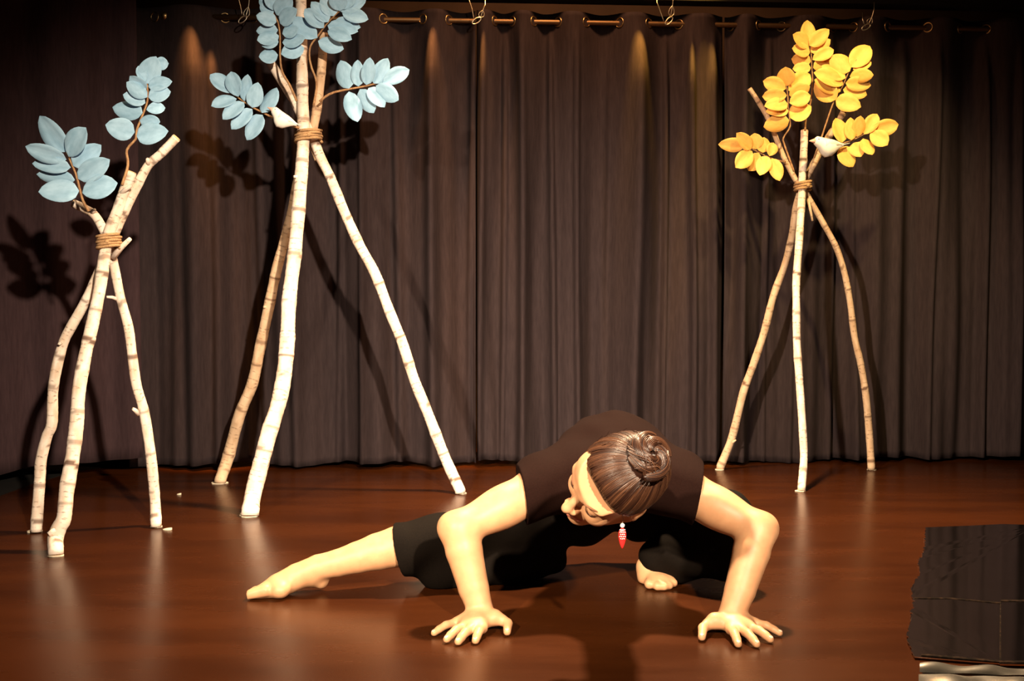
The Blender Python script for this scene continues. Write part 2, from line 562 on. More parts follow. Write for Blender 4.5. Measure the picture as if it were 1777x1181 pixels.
def sprig(root, stem, leaves, key, depth, lean=0.0, rad=0.0045, tf=None, attach=None):
    """stem: pixels root end first; leaves: (base, tip, width px)"""
    tf = tf or (lambda x, y: (x, y))
    st = [tf(*q) for q in stem]
    n = len(st)
    dep = lambda py: depth + lean * (st[0][1] - py) / 100.0
    pts = [P(x, y, dep(y)) for x, y in st]
    if attach is not None: pts = [attach] + pts
    pts = spline(pts, 0.012)
    b = MB(); b.tube(pts, [rad * (1.1 - 0.55 * i / len(pts)) for i in range(len(pts))], 7)
    so = b.obj('leaf_sprig', M['twig'], root)
    off = ROOTLOC[root.name]
    ppm = FPX / depth
    for i, (bp, tp, w) in enumerate(leaves):
        (bx, by), (tx, ty) = tf(*bp), tf(*tp)
        s = tf(1, 0)[0] - tf(0, 0)[0]
        d0 = dep(by) - 0.006 - 0.004 * (i % 3)
        A = P(bx, by, d0); B = P(tx, ty, d0 + random.uniform(-0.045, 0.02))
        ax = B - A; ln = ax.length; X = ax / ln
        nrm = Vector((random.uniform(-0.45, 0.45), -1, random.uniform(-0.25, 0.45)))
        Z = (nrm - X * nrm.dot(X)).normalized(); Y = Z.cross(X)
        wd = w * s / ppm * 1.14
        Mx = Matrix((( X.x * ln, Y.x * wd, Z.x * ln * 0.42, A.x - off.x), (X.y * ln, Y.y * wd, Z.y * ln * 0.42, A.y - off.y), (X.z * ln, Y.z * wd, Z.z * ln * 0.42, A.z - off.z), (0, 0, 0, 1)))
        lo = bpy.data.objects.new('leaf', random.choice(LEAF[key]))
        lo.parent = so
        lo.matrix_local = Mx
        COL.objects.link(lo)
    return so


# ------------------------------------------------------------------ birch poles
def pole(root, name, pix, y_foot, d_foot, y_apex, d_apex, px_r0, px_r1, m, seed, fade=0.55, twigs=()):
    """pix: pixels from the foot upward; the pole leans in depth from its foot to the crossing"""
    r_ = random.Random(seed)

    def dep(y):
        t = (y_foot - y) / (y_foot - y_apex)
        return d_foot + (d_apex - d_foot) * (t if t < 1 else 1 + (t - 1) * fade)
    pts = [P(x, y, dep(y)) for x, y in pix]
    pts[0] = G(pix[0][0], pix[0][1], 0.004)
    pts.insert(1, pts[0] + (pts[1] - pts[0]).normalized() * 0.004 + Vector((0, 0, 0.008)))
    pts = spline(pts, 0.008)
    n = len(pts)
    y0, y1 = pix[0][1], pix[-1][1]
    R = []; A = []
    knots = []
    t = r_.uniform(0.02, 0.06)
    tot = sum((pts[i + 1] - pts[i]).length for i in range(n - 1))
    while t < tot:
        knots.append((t, r_.uniform(0.6, 1.0), r_.uniform(0.003, 0.009), r_.uniform(0, 6.28), r_.uniform(0.1, 1.6)))
        t += r_.uniform(0.05, 0.22)
    d = 0
    for i, p in enumerate(pts):
        if i: d += (p - pts[i - 1]).length
        f = i / (n - 1)
        r = (px_r0 + (px_r1 - px_r0) * f) * p.y / FPX
        a = 0.0
        for kd, ks, kw, kp, kc in knots:
            q = abs(d - kd)
            if q < 0.03: r *= 1 + 0.07 * ks * math.exp(-(q / 0.011) ** 2)
        r *= 1 + 0.03 * math.sin(37 * d + seed) + r_.uniform(-0.02, 0.02)
        R.append(r); A.append(d)
    b = MB(); b.tube(pts, R, 12)
    ring_d = np.repeat(np.array(A), 12); ang = np.tile(np.arange(12) * 2 * math.pi / 12, n)
    kn_a = np.zeros(n * 12)
    for kd, ks, kw, kp, kc in knots:
        kn_a = np.maximum(kn_a, np.where((np.abs(ring_d - kd - 0.004 * np.sin(ang + kp)) < kw) & (np.cos(ang - kp) < kc), 0.9 * ks, 0))
    b.a = list(kn_a)
    o = b.obj('birch_pole', m, root, attr='knot')
    for (bx, by, tx, ty, pr) in twigs:
        q = MB()
        a0 = P(bx, by, dep(by) - 0.004); a1 = P(tx, ty, dep(by) - 0.03)
        q.tube([a0, a0.lerp(a1, 0.5) + Vector((0, 0, 0.003)), a1], [pr * 1.25 * a0.y / FPX, pr * a0.y / FPX, pr * 0.7 * a0.y / FPX], 8)
        q.obj('twig_stub', m, o)
    # sawn end
    e = MB(); T = (pts[-1] - pts[-3]).normalized(); q0 = pts[-1] + T * 0.0005
    e.tube([q0, q0 + T * 0.002], R[-1] * 0.93, 12); e.obj('sawn_end', M['cutwood'], o)
    return o, pts, dep


def foot_chip(root, px, py, w, seed):
    r_ = random.Random(seed)
    c = G(px, py)
    b = MB()
    k = 11
    top = []; W = w / 2 * c.y / FPX
    for i in range(k):
        t = 2 * math.pi * i / k
        rr_ = r_.uniform(0.8, 1.1)
        top.append(Vector((c.x + W * rr_ * math.cos(t), c.y + W * 0.8 * rr_ * math.sin(t), 0.0035)))
    bot = [Vector((p.x, p.y, 0.0003)) for p in top]
    b.add(top + bot, [tuple(range(k)), tuple(reversed(range(k, 2 * k)))] + [(i, i + k, (i + 1) % k + k, (i + 1) % k) for i in range(k)])
    return b.obj('foot_pad', M['chip'], root, False)


def binding(root, cx, cy, d, rpx, hpx, turns, slant=0.1):
    b = MB()
    r = rpx * d / FPX; h = hpx * d / FPX
    c = P(cx, cy, d)
    pts = []
    for i in range(turns * 16 + 1):
        t = i / 16 * 2 * math.pi
        rr_ = r * (1 + 0.05 * math.sin(3 * t + i * 0.21))
        pts.append(c + Vector((rr_ * math.cos(t), rr_ * 1.45 * math.sin(t), -h / 2 + h * i / (turns * 16) + slant * r * math.cos(t))))
    b.tube(pts, h / turns * 0.55, 6)
    kn = c + Vector((0.3 * r, -r * 1.42, 0))
    b.ball(kn, h / turns * 0.8)
    return b.obj('twine_binding', M['twine'], root)


# ---- shortest tree (blue leaves)
t1 = empty('birch_tripod', G(150, 925), 'shortest birch pole tripod with pale blue leaves, in front of the side drape', 'stage tree', 'birch tripod trees')
D1 = 3.62
p1c = pole(t1, 'c', [(97, 962), (96, 935), (103, 914), (111, 898), (116, 848), (126, 791), (133, 734), (137, 677), (147, 620), (159, 568), (173, 502), (182, 440), (189, 405), (204, 365), (216, 330), (228, 299)], 962, 3.385, 425, 3.60, 13.5, 9, M['bark'], 11, twigs=[(103, 918, 84, 927, 6), (208, 338, 228, 322, 4)])
p1l = pole(t1, 'l', [(63, 922), (69, 833), (71, 800), (81, 758), (90, 734), (92, 677), (100, 630), (111, 592), (123, 568), (147, 525), (171, 474), (188, 428), (203, 395), (222, 355), (240, 318), (258, 286), (280, 266), (306, 239)], 922, 3.70, 425, 3.645, 9.8, 7.5, M['bark'], 12, twigs=[(109, 596, 102, 597, 3), (258, 286, 256, 276, 4), (196, 446, 226, 414, 5)])
p1r = pole(t1, 'r', [(271, 913), (269, 867), (264, 810), (258, 762), (249, 710), (237, 668), (230, 620), (223, 568), (209, 516), (197, 457), (187, 418), (176, 392), (163, 372), (147, 362), (128, 353)], 913, 3.78, 425, 3.66, 9.3, 7.5, M['bark'], 13, fade=0.2, twigs=[(204, 519, 185, 515, 3), (240, 718, 231, 709, 4), (160, 370, 164, 364, 4)])
binding(t1, 189, 420, 3.622, 18, 24, 5)
for i, (x, y, w) in enumerate([(97, 964, 27), (60, 922, 26), (271, 914, 20)]): foot_chip(t1, x, y, w, i)
tf1 = lambda x, y: (x * 0.3387, 60 + y * 0.3387)
sprig(t1, [(455, 905), (425, 850), (408, 790), (390, 720), (370, 670), (350, 625), (330, 590)],
      [((340, 600), (203, 416), 105), ((340, 640), (130, 572), 82), ((362, 680), (165, 660), 72), ((383, 745), (187, 715), 75), ((405, 800), (197, 805), 105),
       ((352, 625), (440, 476), 105), ((375, 672), (518, 565), 95), ((400, 738), (562, 640), 95), ((422, 810), (602, 760), 108)], 'blue_leaf', 3.55, 0.0, tf=tf1)
sprig(t1, [(625, 770), (655, 670), (650, 590), (695, 535), (700, 490), (735, 400), (755, 340), (755, 270), (740, 190)],
      [((742, 250), (800, 112), 100), ((790, 150), (864, 148), 60), ((745, 240), (708, 160), 50), ((760, 265), (882, 240), 70), ((760, 320), (875, 292), 80), ((750, 385), (847, 375), 60), ((715, 440), (820, 447), 62),
       ((750, 280), (665, 212), 65), ((755, 320), (648, 243), 70), ((745, 350), (630, 307), 66), ((730, 400), (576, 372), 90), ((690, 500), (540, 462), 100), ((700, 520), (862, 494), 98)], 'blue_leaf', 3.60, 0.03, tf=tf1)

# ---- tallest tree (blue leaves)
t2 = empty('birch_tripod', G(530, 860), 'tallest birch pole tripod with dusty blue leaves and a white bird', 'stage tree', 'birch tripod trees')
p2f = pole(t2, 'f', [(434, 894), (440, 854), (454, 800), (467, 751), (484, 697), (494, 643), (499, 583), (502, 518), (511, 443), (518, 367), (523, 302), (527, 229), (525, 168), (524, 102), (523, 40), (522, -14)], 894, 3.97, 235, 4.28, 15, 9, M['bark'], 21, twigs=[(520, 310, 510, 306, 3)])
p2l = pole(t2, 'l', [(382, 837), (397, 789), (416, 719), (438, 665), (451, 605), (465, 540), (481, 464), (502, 388), (516, 320), (529, 262), (543, 225), (552, 175), (558, 120), (562, 58)], 837, 4.66, 235, 4.36, 10.5, 7.5, M['bark_brown'], 22, fade=0.3, twigs=[(466, 536, 458, 532, 3), (541, 247, 549, 278, 5)])
p2r = pole(t2, 'r', [(799, 855), (773, 795), (741, 713), (719, 659), (698, 594), (676, 540), (651, 475), (622, 421), (595, 361), (573, 307), (557, 275), (545, 245), (530, 215), (512, 178), (492, 145), (469, 108)], 855, 4.42, 235, 4.325, 9.5, 8, M['bark'], 23, fade=0.3)
binding(t2, 535, 238, 4.315, 22, 18, 4)
for i, (x, y, w) in enumerate([(432, 895, 34), (381, 838, 30), (800, 856, 22)]): foot_chip(t2, x, y, w, i + 5)
tf3 = lambda x, y: (340 + x * 0.25397, y * 0.25397)
sprig(t2, [(690, 690), (640, 580), (590, 490), (575, 380), (575, 260), (560, 150), (520, 80), (505, 30)],
      [((560, 375), (430, 388), 100), ((582, 370), (740, 328), 108), ((565, 285), (440, 300), 72), ((567, 245), (418, 275), 88), ((560, 205), (412, 212), 80), ((550, 150), (412, 105), 90), ((530, 90), (440, 28), 80),
       ((590, 290), (745, 258), 95), ((590, 230), (700, 190), 85), ((575, 160), (690, 60), 100), ((550, 100), (655, -20), 110), ((525, 70), (530, -80), 110), ((510, 60), (450, -30), 80)], 'blue_leaf', 4.22, 0.0, tf=tf3)
sprig(t2, [(805, 720), (825, 570), (790, 460), (775, 380), (785, 310), (830, 250), (880, 180), (930, 125), (985, 75), (1050, 60)],
      [((830, 258), (630, 132), 118), ((835, 280), (1010, 335), 100), ((900, 210), (1065, 270), 90), ((900, 175), (1108, 215), 92), ((950, 140), (1125, 188), 80), ((1000, 90), (1178, 132), 92), ((985, 75), (1165, -10), 100),
       ((875, 190), (742, 62), 90), ((905, 150), (788, 12), 90), ((940, 110), (868, -30), 110), ((985, 75), (960, -70), 110), ((1010, 65), (1060, -60), 100)], 'blue_leaf', 4.25, 0.0, tf=tf3)
sprig(t2, [(705, 875), (620, 840), (535, 808), (450, 765), (380, 730), (320, 690), (240, 630)],
      [((242, 635), (97, 508), 105), ((278, 675), (105, 725), 82), ((330, 700), (183, 815), 92), ((385, 745), (243, 882), 95), ((455, 785), (348, 957), 115),
       ((290, 660), (240, 488), 105), ((330, 690), (355, 508), 75), ((385, 735), (425, 562), 98), ((450, 770), (552, 598), 112)], 'blue_leaf', 4.20, 0.0, tf=tf3)
sprig(t2, [(845, 695), (885, 660), (940, 632), (1040, 610), (1150, 590), (1270, 560)],
      [((1045, 605), (988, 412), 118), ((1110, 590), (1105, 408), 84), ((1165, 580), (1190, 392), 85), ((1215, 570), (1312, 398), 100), ((1275, 570), (1458, 475), 100),
       ((1045, 625), (1105, 832), 108), ((1120, 610), (1215, 772), 105), ((1180, 600), (1290, 732), 95), ((1230, 585), (1384, 685), 105)], 'blue_leaf', 4.28, 0.0, tf=tf3)

# ---- amber tree
t3 = empty('birch_tripod', G(1390, 826), 'birch pole tripod with amber yellow leaves and a white bird', 'stage tree', 'birch tripod trees')
p3m = pole(t3, 'm', [(1391, 850), (1395, 794), (1393, 747), (1390, 699), (1386, 642), (1383, 595), (1382, 533), (1382, 486), (1387, 415), (1391, 348), (1392, 310), (1394, 279), (1396, 227)], 850, 4.46, 322, 4.755, 7, 6.5, M['bark'], 31)
p3l = pole(t3, 'l', [(1250, 813), (1271, 756), (1290, 680), (1307, 633), (1326, 576), (1342, 514), (1361, 462), (1373, 415), (1382, 358), (1393, 322), (1410, 288), (1439, 236), (1459, 204), (1478, 160), (1489, 126)], 813, 4.97, 322, 4.80, 7, 5.5, M['bark_brown'], 32, fade=0.2, twigs=[(1266, 774, 1277, 763, 2)])
p3r = pole(t3, 'r', [(1512, 814), (1509, 761), (1503, 690), (1494, 633), (1483, 585), (1475, 524), (1465, 472), (1451, 429), (1428, 386), (1404, 344), (1394, 325), (1381, 312), (1358, 268), (1335, 210), (1315, 175), (1301, 154)], 814, 4.95, 322, 4.785, 6.5, 4.2, M['bark_brown'], 33, fade=0.2, twigs=[(1402, 345, 1410, 383, 2.5)])
binding(t3, 1393, 323, 4.775, 13, 14, 3)
for i, (x, y, w) in enumerate([(1389, 852, 20), (1249, 815, 16), (1513, 815, 17)]): foot_chip(t3, x, y, w, i + 9)
tf5 = lambda x, y: (1220 + x * 0.2879, 20 + y * 0.2879)
gl = 'gold_leaf'
sprig(t3, [(615, 720), (620, 650), (650, 540), (660, 430), (655, 320), (650, 240), (630, 180)],
      [((632, 200), (628, 52), 85), ((638, 210), (542, 138), 85), ((645, 245), (537, 222), 78), ((650, 300), (533, 285), 80), ((650, 340), (540, 345), 66),
       ((640, 205), (760, 108), 78), ((650, 245), (768, 168), 76), ((660, 290), (788, 230), 72), ((665, 340), (785, 285), 72)], gl, 4.74, 0.0, tf=tf5, rad=0.004)
sprig(t3, [(548, 965), (490, 800), (485, 760), (525, 690), (515, 600), (510, 500), (500, 430)],
      [((505, 450), (497, 333), 95), ((500, 465), (362, 418), 82), ((505, 505), (357, 512), 78), ((510, 555), (370, 570), 80), ((515, 600), (378, 602), 70), ((520, 655), (365, 695), 92),
       ((515, 475), (645, 378), 100), ((520, 505), (645, 450), 82), ((520, 550), (648, 505), 85), ((525, 640), (652, 570), 115)], gl, 4.70, 0.0, tf=tf5, rad=0.004)
sprig(t3, [(670, 880), (715, 755), (750, 650), (790, 540), (840, 450), (885, 350), (925, 290)],
      [((890, 335), (1006, 208), 108), ((885, 360), (768, 268), 110), ((860, 400), (715, 325), 90), ((845, 440), (668, 368), 95), ((830, 480), (672, 410), 80), ((805, 528), (672, 430), 110),
       ((905, 350), (1015, 305), 64), ((885, 390), (1028, 382), 78), ((860, 430), (1012, 445), 78), ((845, 470), (988, 502), 80), ((800, 530), (952, 575), 95)], gl, 4.72, 0.0, tf=tf5, rad=0.004)
sprig(t3, [(740, 850), (790, 820), (845, 795), (900, 775), (960, 745), (1010, 715)],
      [((1010, 718), (1178, 680), 88), ((838, 790), (800, 642), 100), ((895, 775), (890, 638), 70), ((930, 755), (950, 628), 70), ((970, 740), (1050, 617), 76),
       ((825, 820), (905, 935), 110), ((910, 790), (952, 875), 85), ((965, 765), (1020, 863), 76), ((1010, 725), (1112, 805), 92)], gl, 4.71, 0.0, tf=tf5, rad=0.004)
sprig(t3, [(500, 905), (460, 900), (410, 885), (350, 855), (300, 830), (245, 800)],
      [((250, 805), (92, 800), 76), ((295, 840), (196, 940), 90), ((335, 850), (275, 960), 85), ((385, 870), (342, 987), 80), ((415, 885), (462, 1020), 76),
       ((290, 830), (202, 732), 74), ((320, 830), (310, 732), 80), ((360, 850), (368, 757), 74), ((400, 870), (425, 790), 64)], gl, 4.74, 0.0, tf=tf5, rad=0.004)


# ------------------------------------------------------------------ birds
def bird(label, c, axis, up, ln, side=Vector((0, -1, 0))):
    """axis: towards the beak; small rounded songbird with folded wings and a short tail"""
    X = axis.normalized(); Z = (up - X * up.dot(X)).normalized(); Y = Z.cross(X)
    Rm = Matrix((X, Y, Z)).transposed()
    root = empty('white_bird', c, label, 'bird', 'white ornament birds')
    at = lambda x, y, z: c + Rm @ Vector((x, y, z)) * ln
    # body: lofted sections from tail to head
    secs = [(-0.50, 0.06, 0.03, 0.045), (-0.42, 0.05, 0.06, 0.06), (-0.30, 0.02, 0.12, 0.12), (-0.12, -0.04, 0.21, 0.215), (0.08, -0.06, 0.24, 0.245), (0.22, -0.01, 0.21, 0.21),
            (0.32, 0.06, 0.16, 0.155), (0.40, 0.09, 0.135, 0.135), (0.47, 0.085, 0.085, 0.085), (0.50, 0.08, 0.03, 0.03)]
    b = MB(); k = 14; V = []; F = []
    for x, z, ry, rz in secs:
        V += [at(x, ry * math.cos(2 * math.pi * i / k), z - 0.12 * rz + 1.18 * rz * math.sin(2 * math.pi * i / k)) for i in range(k)]
    for s in range(len(secs) - 1):
        F += [(s * k + i, s * k + (i + 1) % k, (s + 1) * k + (i + 1) % k, (s + 1) * k + i) for i in range(k)]
    F += [tuple(reversed(range(k))), tuple((len(secs) - 1) * k + i for i in range(k))]
    b.add(V, F); b.obj('body', M['bird'], root)
    for sgn in (-1, 1):
        w = MB(); V = []; F = []
        for i in range(7):
            t = i / 6
            x = 0.20 - 0.62 * t
            h = 0.13 * math.sin(math.pi * min(1, t + 0.18) ** 0.8)
            y = sgn * (0.215 - 0.15 * t * t - 0.02 * (1 - t))
            for q in (-1, 1):
                V += [at(x, y + sgn * 0.0, 0.03 + q * h + 0.03 * t), at(x, y + sgn * 0.025, 0.03 + q * h * 0.9 + 0.03 * t)]
        for i in range(6):
            a = i * 4
            F += [(a, a + 4, a + 6, a + 2), (a + 1, a + 3, a + 7, a + 5), (a, a + 1, a + 5, a + 4), (a + 2, a + 6, a + 7, a + 3)]
        F += [(0, 2, 3, 1), (24, 25, 27, 26)]
        w.add(V, F); w.obj('wing', M['bird'], root)
    tl = MB(); V = [at(-0.40, s * 0.05, 0.05 + q * 0.012) for s in (-1, 1) for q in (-1, 1)] + [at(-0.66, s * 0.075, 0.13 + q * 0.010) for s in (-1, 1) for q in (-1, 1)]
    tl.add(V, [(0, 1, 3, 2), (4, 6, 7, 5), (0, 4, 5, 1), (2, 3, 7, 6), (0, 2, 6, 4), (1, 5, 7, 3)]); tl.obj('tail', M['bird'], root)
    bk = MB(); bk.tube([at(0.46, 0, 0.08), at(0.54, 0, 0.075), at(0.66, 0, 0.06)], [0.085 * ln, 0.055 * ln, 0.006 * ln], 8); bk.obj('beak', M['beak'], root)
    for sgn in (-1, 1):
        e = MB(); e.ball(at(0.40, sgn * 0.115, 0.13), 0.018 * ln, seg=8, ring=6); e.obj('eye', M['black'], root)
    return root


bird('white bird perched on a twig beside the twine of the tallest tree', P(492, 206, 4.17), Vector((-0.80, -0.25, 0.46)), Vector((0.45, 0, 0.85)), 0.108)
bird('white bird perched among the amber leaves', P(1438, 252, 4.66), Vector((-0.95, -0.2, 0.08)), Vector((0.1, 0, 1)), 0.138)

# loose wood chips on the floor
for px, py, w, h, lab in ((291, 919, 17, 5, 'pale wood chip on the floor beside the shortest tree'), (311, 858, 8, 3, 'tiny pale crumb on the floor between two blue leaved trees'),
                          (424, 891, 15, 4, 'pale bark shaving at the thick foot of the tallest tree')):
    c = G(px, py); W = w / 2 * c.y / FPX
    b = MB()
    k = 9
    tp = [Vector((c.x + W * math.cos(2 * math.pi * i / k) * (1 if i % 2 else 0.9), c.y + W * 0.7 * math.sin(2 * math.pi * i / k), 0.005 + 0.002 * math.cos(2 * math.pi * i / k))) for i in range(k)]
    bt = [Vector((p.x, p.y, 0.0005)) for p in tp]
    b.add(tp + bt, [tuple(range(k)), tuple(reversed(range(k, 2 * k)))] + [(i, i + k, (i + 1) % k + k, (i + 1) % k) for i in range(k)])
    tag(b.obj('wood_chip', M['chip'], None, False), lab, 'wood chip')

# ------------------------------------------------------------------ the dancer
class Field:
    """a distance field on a grid, grown by smooth unions and turned into one continuous mesh"""
    def __init__(s, lo, hi, h):
        s.lo = np.array(lo, dtype=np.float32); s.h = h
        s.n = np.ceil((np.array(hi) - np.array(lo)) / h).astype(int) + 1
        s.D = np.full(tuple(s.n), 0.2, dtype=np.float32)

    def sub(s, lo, hi):
        a = np.clip(np.floor((np.array(lo) - s.lo) / s.h).astype(int), 0, s.n - 1)
        b = np.clip(np.ceil((np.array(hi) - s.lo) / s.h).astype(int) + 1, 1, s.n)
        sl = tuple(slice(i, j) for i, j in zip(a, b))
        g = [(s.lo[k] + s.h * np.arange(a[k], b[k], dtype=np.float32)) for k in range(3)]
        return sl, g[0][:, None, None], g[1][None, :, None], g[2][None, None, :]

    def mix(s, sl, d, k, op):
        D = s.D[sl]
        if op == 'sub':
            d = -d
            if k > 0:
                h = np.clip(0.5 - 0.5 * (D - d) / k, 0, 1)
                s.D[sl] = D * (1 - h) + d * h + k * h * (1 - h)
            else: s.D[sl] = np.maximum(D, d)
            return
        if k > 0:
            h = np.clip(0.5 + 0.5 * (D - d) / k, 0, 1)
            s.D[sl] = D * (1 - h) + d * h - k * h * (1 - h)
        else: s.D[sl] = np.minimum(D, d)

    def cap(s, a, b, r1, r2=None, k=0.012, op='add', flat=None):
        """tapered capsule; flat=(axis, factor) squashes it along an axis"""
        a = np.array(a, dtype=np.float32); b = np.array(b, dtype=np.float32); r2 = r1 if r2 is None else r2
        m = max(r1, r2) * 1.1 + k + 0.012
        sl, x, y, z = s.sub(np.minimum(a, b) - m, np.maximum(a, b) + m)
        ab = b - a; L2 = float(ab @ ab) + 1e-12
        t = np.clip(((x - a[0]) * ab[0] + (y - a[1]) * ab[1] + (z - a[2]) * ab[2]) / L2, 0, 1)
        dx = x - a[0] - t * ab[0]; dy = y - a[1] - t * ab[1]; dz = z - a[2] - t * ab[2]
        if flat is None:
            d = np.sqrt(dx * dx + dy * dy + dz * dz) - (r1 + (r2 - r1) * t)
        else:
            ax = np.array(Vector(flat[0]).normalized(), dtype=np.float32); f = flat[1]
            q = dx * ax[0] + dy * ax[1] + dz * ax[2]
            d = np.sqrt(np.maximum(dx * dx + dy * dy + dz * dz - q * q, 0) + (q * f) ** 2) - (r1 + (r2 - r1) * t)
            d = d / max(1.0, f) ** 0.5
        s.mix(sl, d, k, op)
        return s

    def chain(s, pts, rads, k=0.012, op='add', flat=None):
        for i in range(len(pts) - 1): s.cap(pts[i], pts[i + 1], rads[i], rads[i + 1], k, op, flat)
        return s

    def ell(s, c, r, R=None, k=0.012, op='add'):
        c = np.array(c, dtype=np.float32); r = np.array(r, dtype=np.float32)
        R = np.eye(3, dtype=np.float32) if R is None else np.array(R, dtype=np.float32)   # columns are the axes
        m = np.sqrt(((R * r) ** 2).sum(1)) + k + 0.012
        sl, x, y, z = s.sub(c - m, c + m)
        q = [((x - c[0]) * R[0, i] + (y - c[1]) * R[1, i] + (z - c[2]) * R[2, i]) / r[i] for i in range(3)]
        k0 = np.sqrt(q[0] ** 2 + q[1] ** 2 + q[2] ** 2)
        k1 = np.sqrt((q[0] / r[0]) ** 2 + (q[1] / r[1]) ** 2 + (q[2] / r[2]) ** 2)
        s.mix(sl, (k0 * (k0 - 1) / np.maximum(k1, 1e-6)).astype(np.float32), k, op)
        return s

    def floorcut(s, z0):
        z = s.lo[2] + s.h * np.arange(s.n[2], dtype=np.float32)
        s.D = np.maximum(s.D, (z0 - z)[None, None, :])
        return s

    def cut(s, p, nrm, lo=None, hi=None):
        """removes what lies beyond the plane, inside the box"""
        nrm = np.array(Vector(nrm).normalized(), dtype=np.float32)
        sl, x, y, z = s.sub(s.lo if lo is None else lo, s.lo + s.h * s.n if hi is None else hi)
        s.D[sl] = np.maximum(s.D[sl], (x - p[0]) * nrm[0] + (y - p[1]) * nrm[1] + (z - p[2]) * nrm[2])
        return s

    def ripple(s, fn, lo=None, hi=None):
        sl, x, y, z = s.sub(s.lo if lo is None else lo, s.lo + s.h * s.n if hi is None else hi)
        s.D[sl] = s.D[sl] + fn(x, y, z).astype(np.float32)
        return s

    def mesh(s, relax=2):
        D = s.D; I = D < 0
        I[0] = I[-1] = False; I[:, 0] = I[:, -1] = False; I[:, :, 0] = I[:, :, -1] = False
        nx, ny, nz = D.shape
        C = [I[i:nx - 1 + i, j:ny - 1 + j, k:nz - 1 + k] for i in (0, 1) for j in (0, 1) for k in (0, 1)]
        any_ = np.zeros(C[0].shape, bool); all_ = np.ones(C[0].shape, bool)
        for c in C: any_ |= c; all_ &= c
        cell = np.argwhere(any_ & ~all_)
        idx = np.full(C[0].shape, -1, dtype=np.int32)
        idx[cell[:, 0], cell[:, 1], cell[:, 2]] = np.arange(len(cell))
        off = np.array([(i, j, k) for i in (0, 1) for j in (0, 1) for k in (0, 1)])
        val = np.stack([D[cell[:, 0] + o[0], cell[:, 1] + o[1], cell[:, 2] + o[2]] for o in off], 1)
        ins = np.stack([I[cell[:, 0] + o[0], cell[:, 1] + o[1], cell[:, 2] + o[2]] for o in off], 1)
        acc = np.zeros((len(cell), 3)); cnt = np.zeros(len(cell))
        for a in range(8):
            for b in range(a + 1, 8):
                if np.abs(off[a] - off[b]).sum() != 1: continue
                m = ins[:, a] != ins[:, b]
                t = np.clip(val[:, a] / np.where(np.abs(val[:, a] - val[:, b]) < 1e-9, 1, val[:, a] - val[:, b]), 0, 1)[:, None]
                acc += np.where(m[:, None], off[a] + t * (off[b] - off[a]), 0); cnt += m
        V = s.lo + s.h * (cell + acc / cnt[:, None])
        Q = []
        for ax in range(3):
            u, w = (ax + 1) % 3, (ax + 2) % 3
            sa = [slice(None)] * 3; sb = [slice(None)] * 3
            sa[ax] = slice(0, -1); sb[ax] = slice(1, None)
            for e, (A, B) in enumerate(((I[tuple(sa)], I[tuple(sb)]), (I[tuple(sb)], I[tuple(sa)]))):
                g = np.argwhere(A & ~B)
                g = g[(g[:, u] > 0) & (g[:, w] > 0)]
                q = []
                for du, dw in ((0, 0), (1, 0), (1, 1), (0, 1)):
                    c = g.copy(); c[:, u] -= du; c[:, w] -= dw
                    q.append(idx[c[:, 0], c[:, 1], c[:, 2]])
                q = np.stack(q, 1)
                Q.append(q if e == 0 else q[:, ::-1])
        Q = np.concatenate(Q); Q = Q[(Q >= 0).all(1)]
        for _ in range(relax):
            S = np.zeros_like(V); n = np.zeros(len(V))
            for i in range(4):
                for j in (1, 3):
                    np.add.at(S, Q[:, i], V[Q[:, (i + j) % 4]]); np.add.at(n, Q[:, i], 1)
            V = V * 0.45 + 0.55 * S / np.maximum(n, 1)[:, None]
        return V, Q.astype(np.int32)


M['skin'] = mat('warm_skin', (0.62, 0.36, 0.23), 0.48, 0.4, Subsurface_Weight=0.08, Subsurface_Scale=0.01)
M['skin'].node_tree.nodes['Principled BSDF'].inputs['Subsurface Radius'].default_value = (1.0, 0.35, 0.2)
_b = M['skin'].node_tree.nodes['Principled BSDF']
_n = N(M['skin'], 'ShaderNodeTexNoise'); _n.inputs['Scale'].default_value = 35; _n.inputs['Detail'].default_value = 4
_tc = N(M['skin'], 'ShaderNodeTexCoord'); L(M['skin'], _tc.outputs['Object'], _n.inputs['Vector'])
_r = N(M['skin'], 'ShaderNodeValToRGB')
_r.color_ramp.elements[0].position = 0.3; _r.color_ramp.elements[0].color = (0.49, 0.250, 0.128, 1)
_r.color_ramp.elements[1].position = 0.7; _r.color_ramp.elements[1].color = (0.56, 0.300, 0.158, 1)
L(M['skin'], _n.outputs[0], _r.inputs[0])
_at = N(M['skin'], 'ShaderNodeAttribute', attribute_name='lips')
_mx = N(M['skin'], 'ShaderNodeMix', data_type='RGBA'); _mx.inputs[7].default_value = (0.42, 0.09, 0.09, 1)
L(M['skin'], _at.outputs['Fac'], _mx.inputs[0]); L(M['skin'], _r.outputs[0], _mx.inputs[6]); L(M['skin'], _mx.outputs[2], _b.inputs['Base Color'])
M['shirt'] = mat('black_cotton_jersey', (0.02, 0.015, 0.014), 0.9, 0.05)
noise_color(M['shirt'], 'Object', (400, 400, 400), (0.0080, 0.0029, 0.0021), (0.0115, 0.0042, 0.0031), bump=0.1, bump_dist=0.0006)
M['trousers'] = mat('black_trouser_cloth', (0.012, 0.013, 0.013), 0.85, 0.07)
noise_color(M['trousers'], 'Object', (350, 350, 350), (0.0034, 0.0021, 0.0014), (0.0056, 0.0035, 0.0023), bump=0.1, bump_dist=0.0006)
M['hair'] = mat('chestnut_hair', (0.035, 0.012, 0.006), 0.36, 0.6)
_at2 = N(M['hair'], 'ShaderNodeAttribute', attribute_name='tone')
_r2 = N(M['hair'], 'ShaderNodeValToRGB')
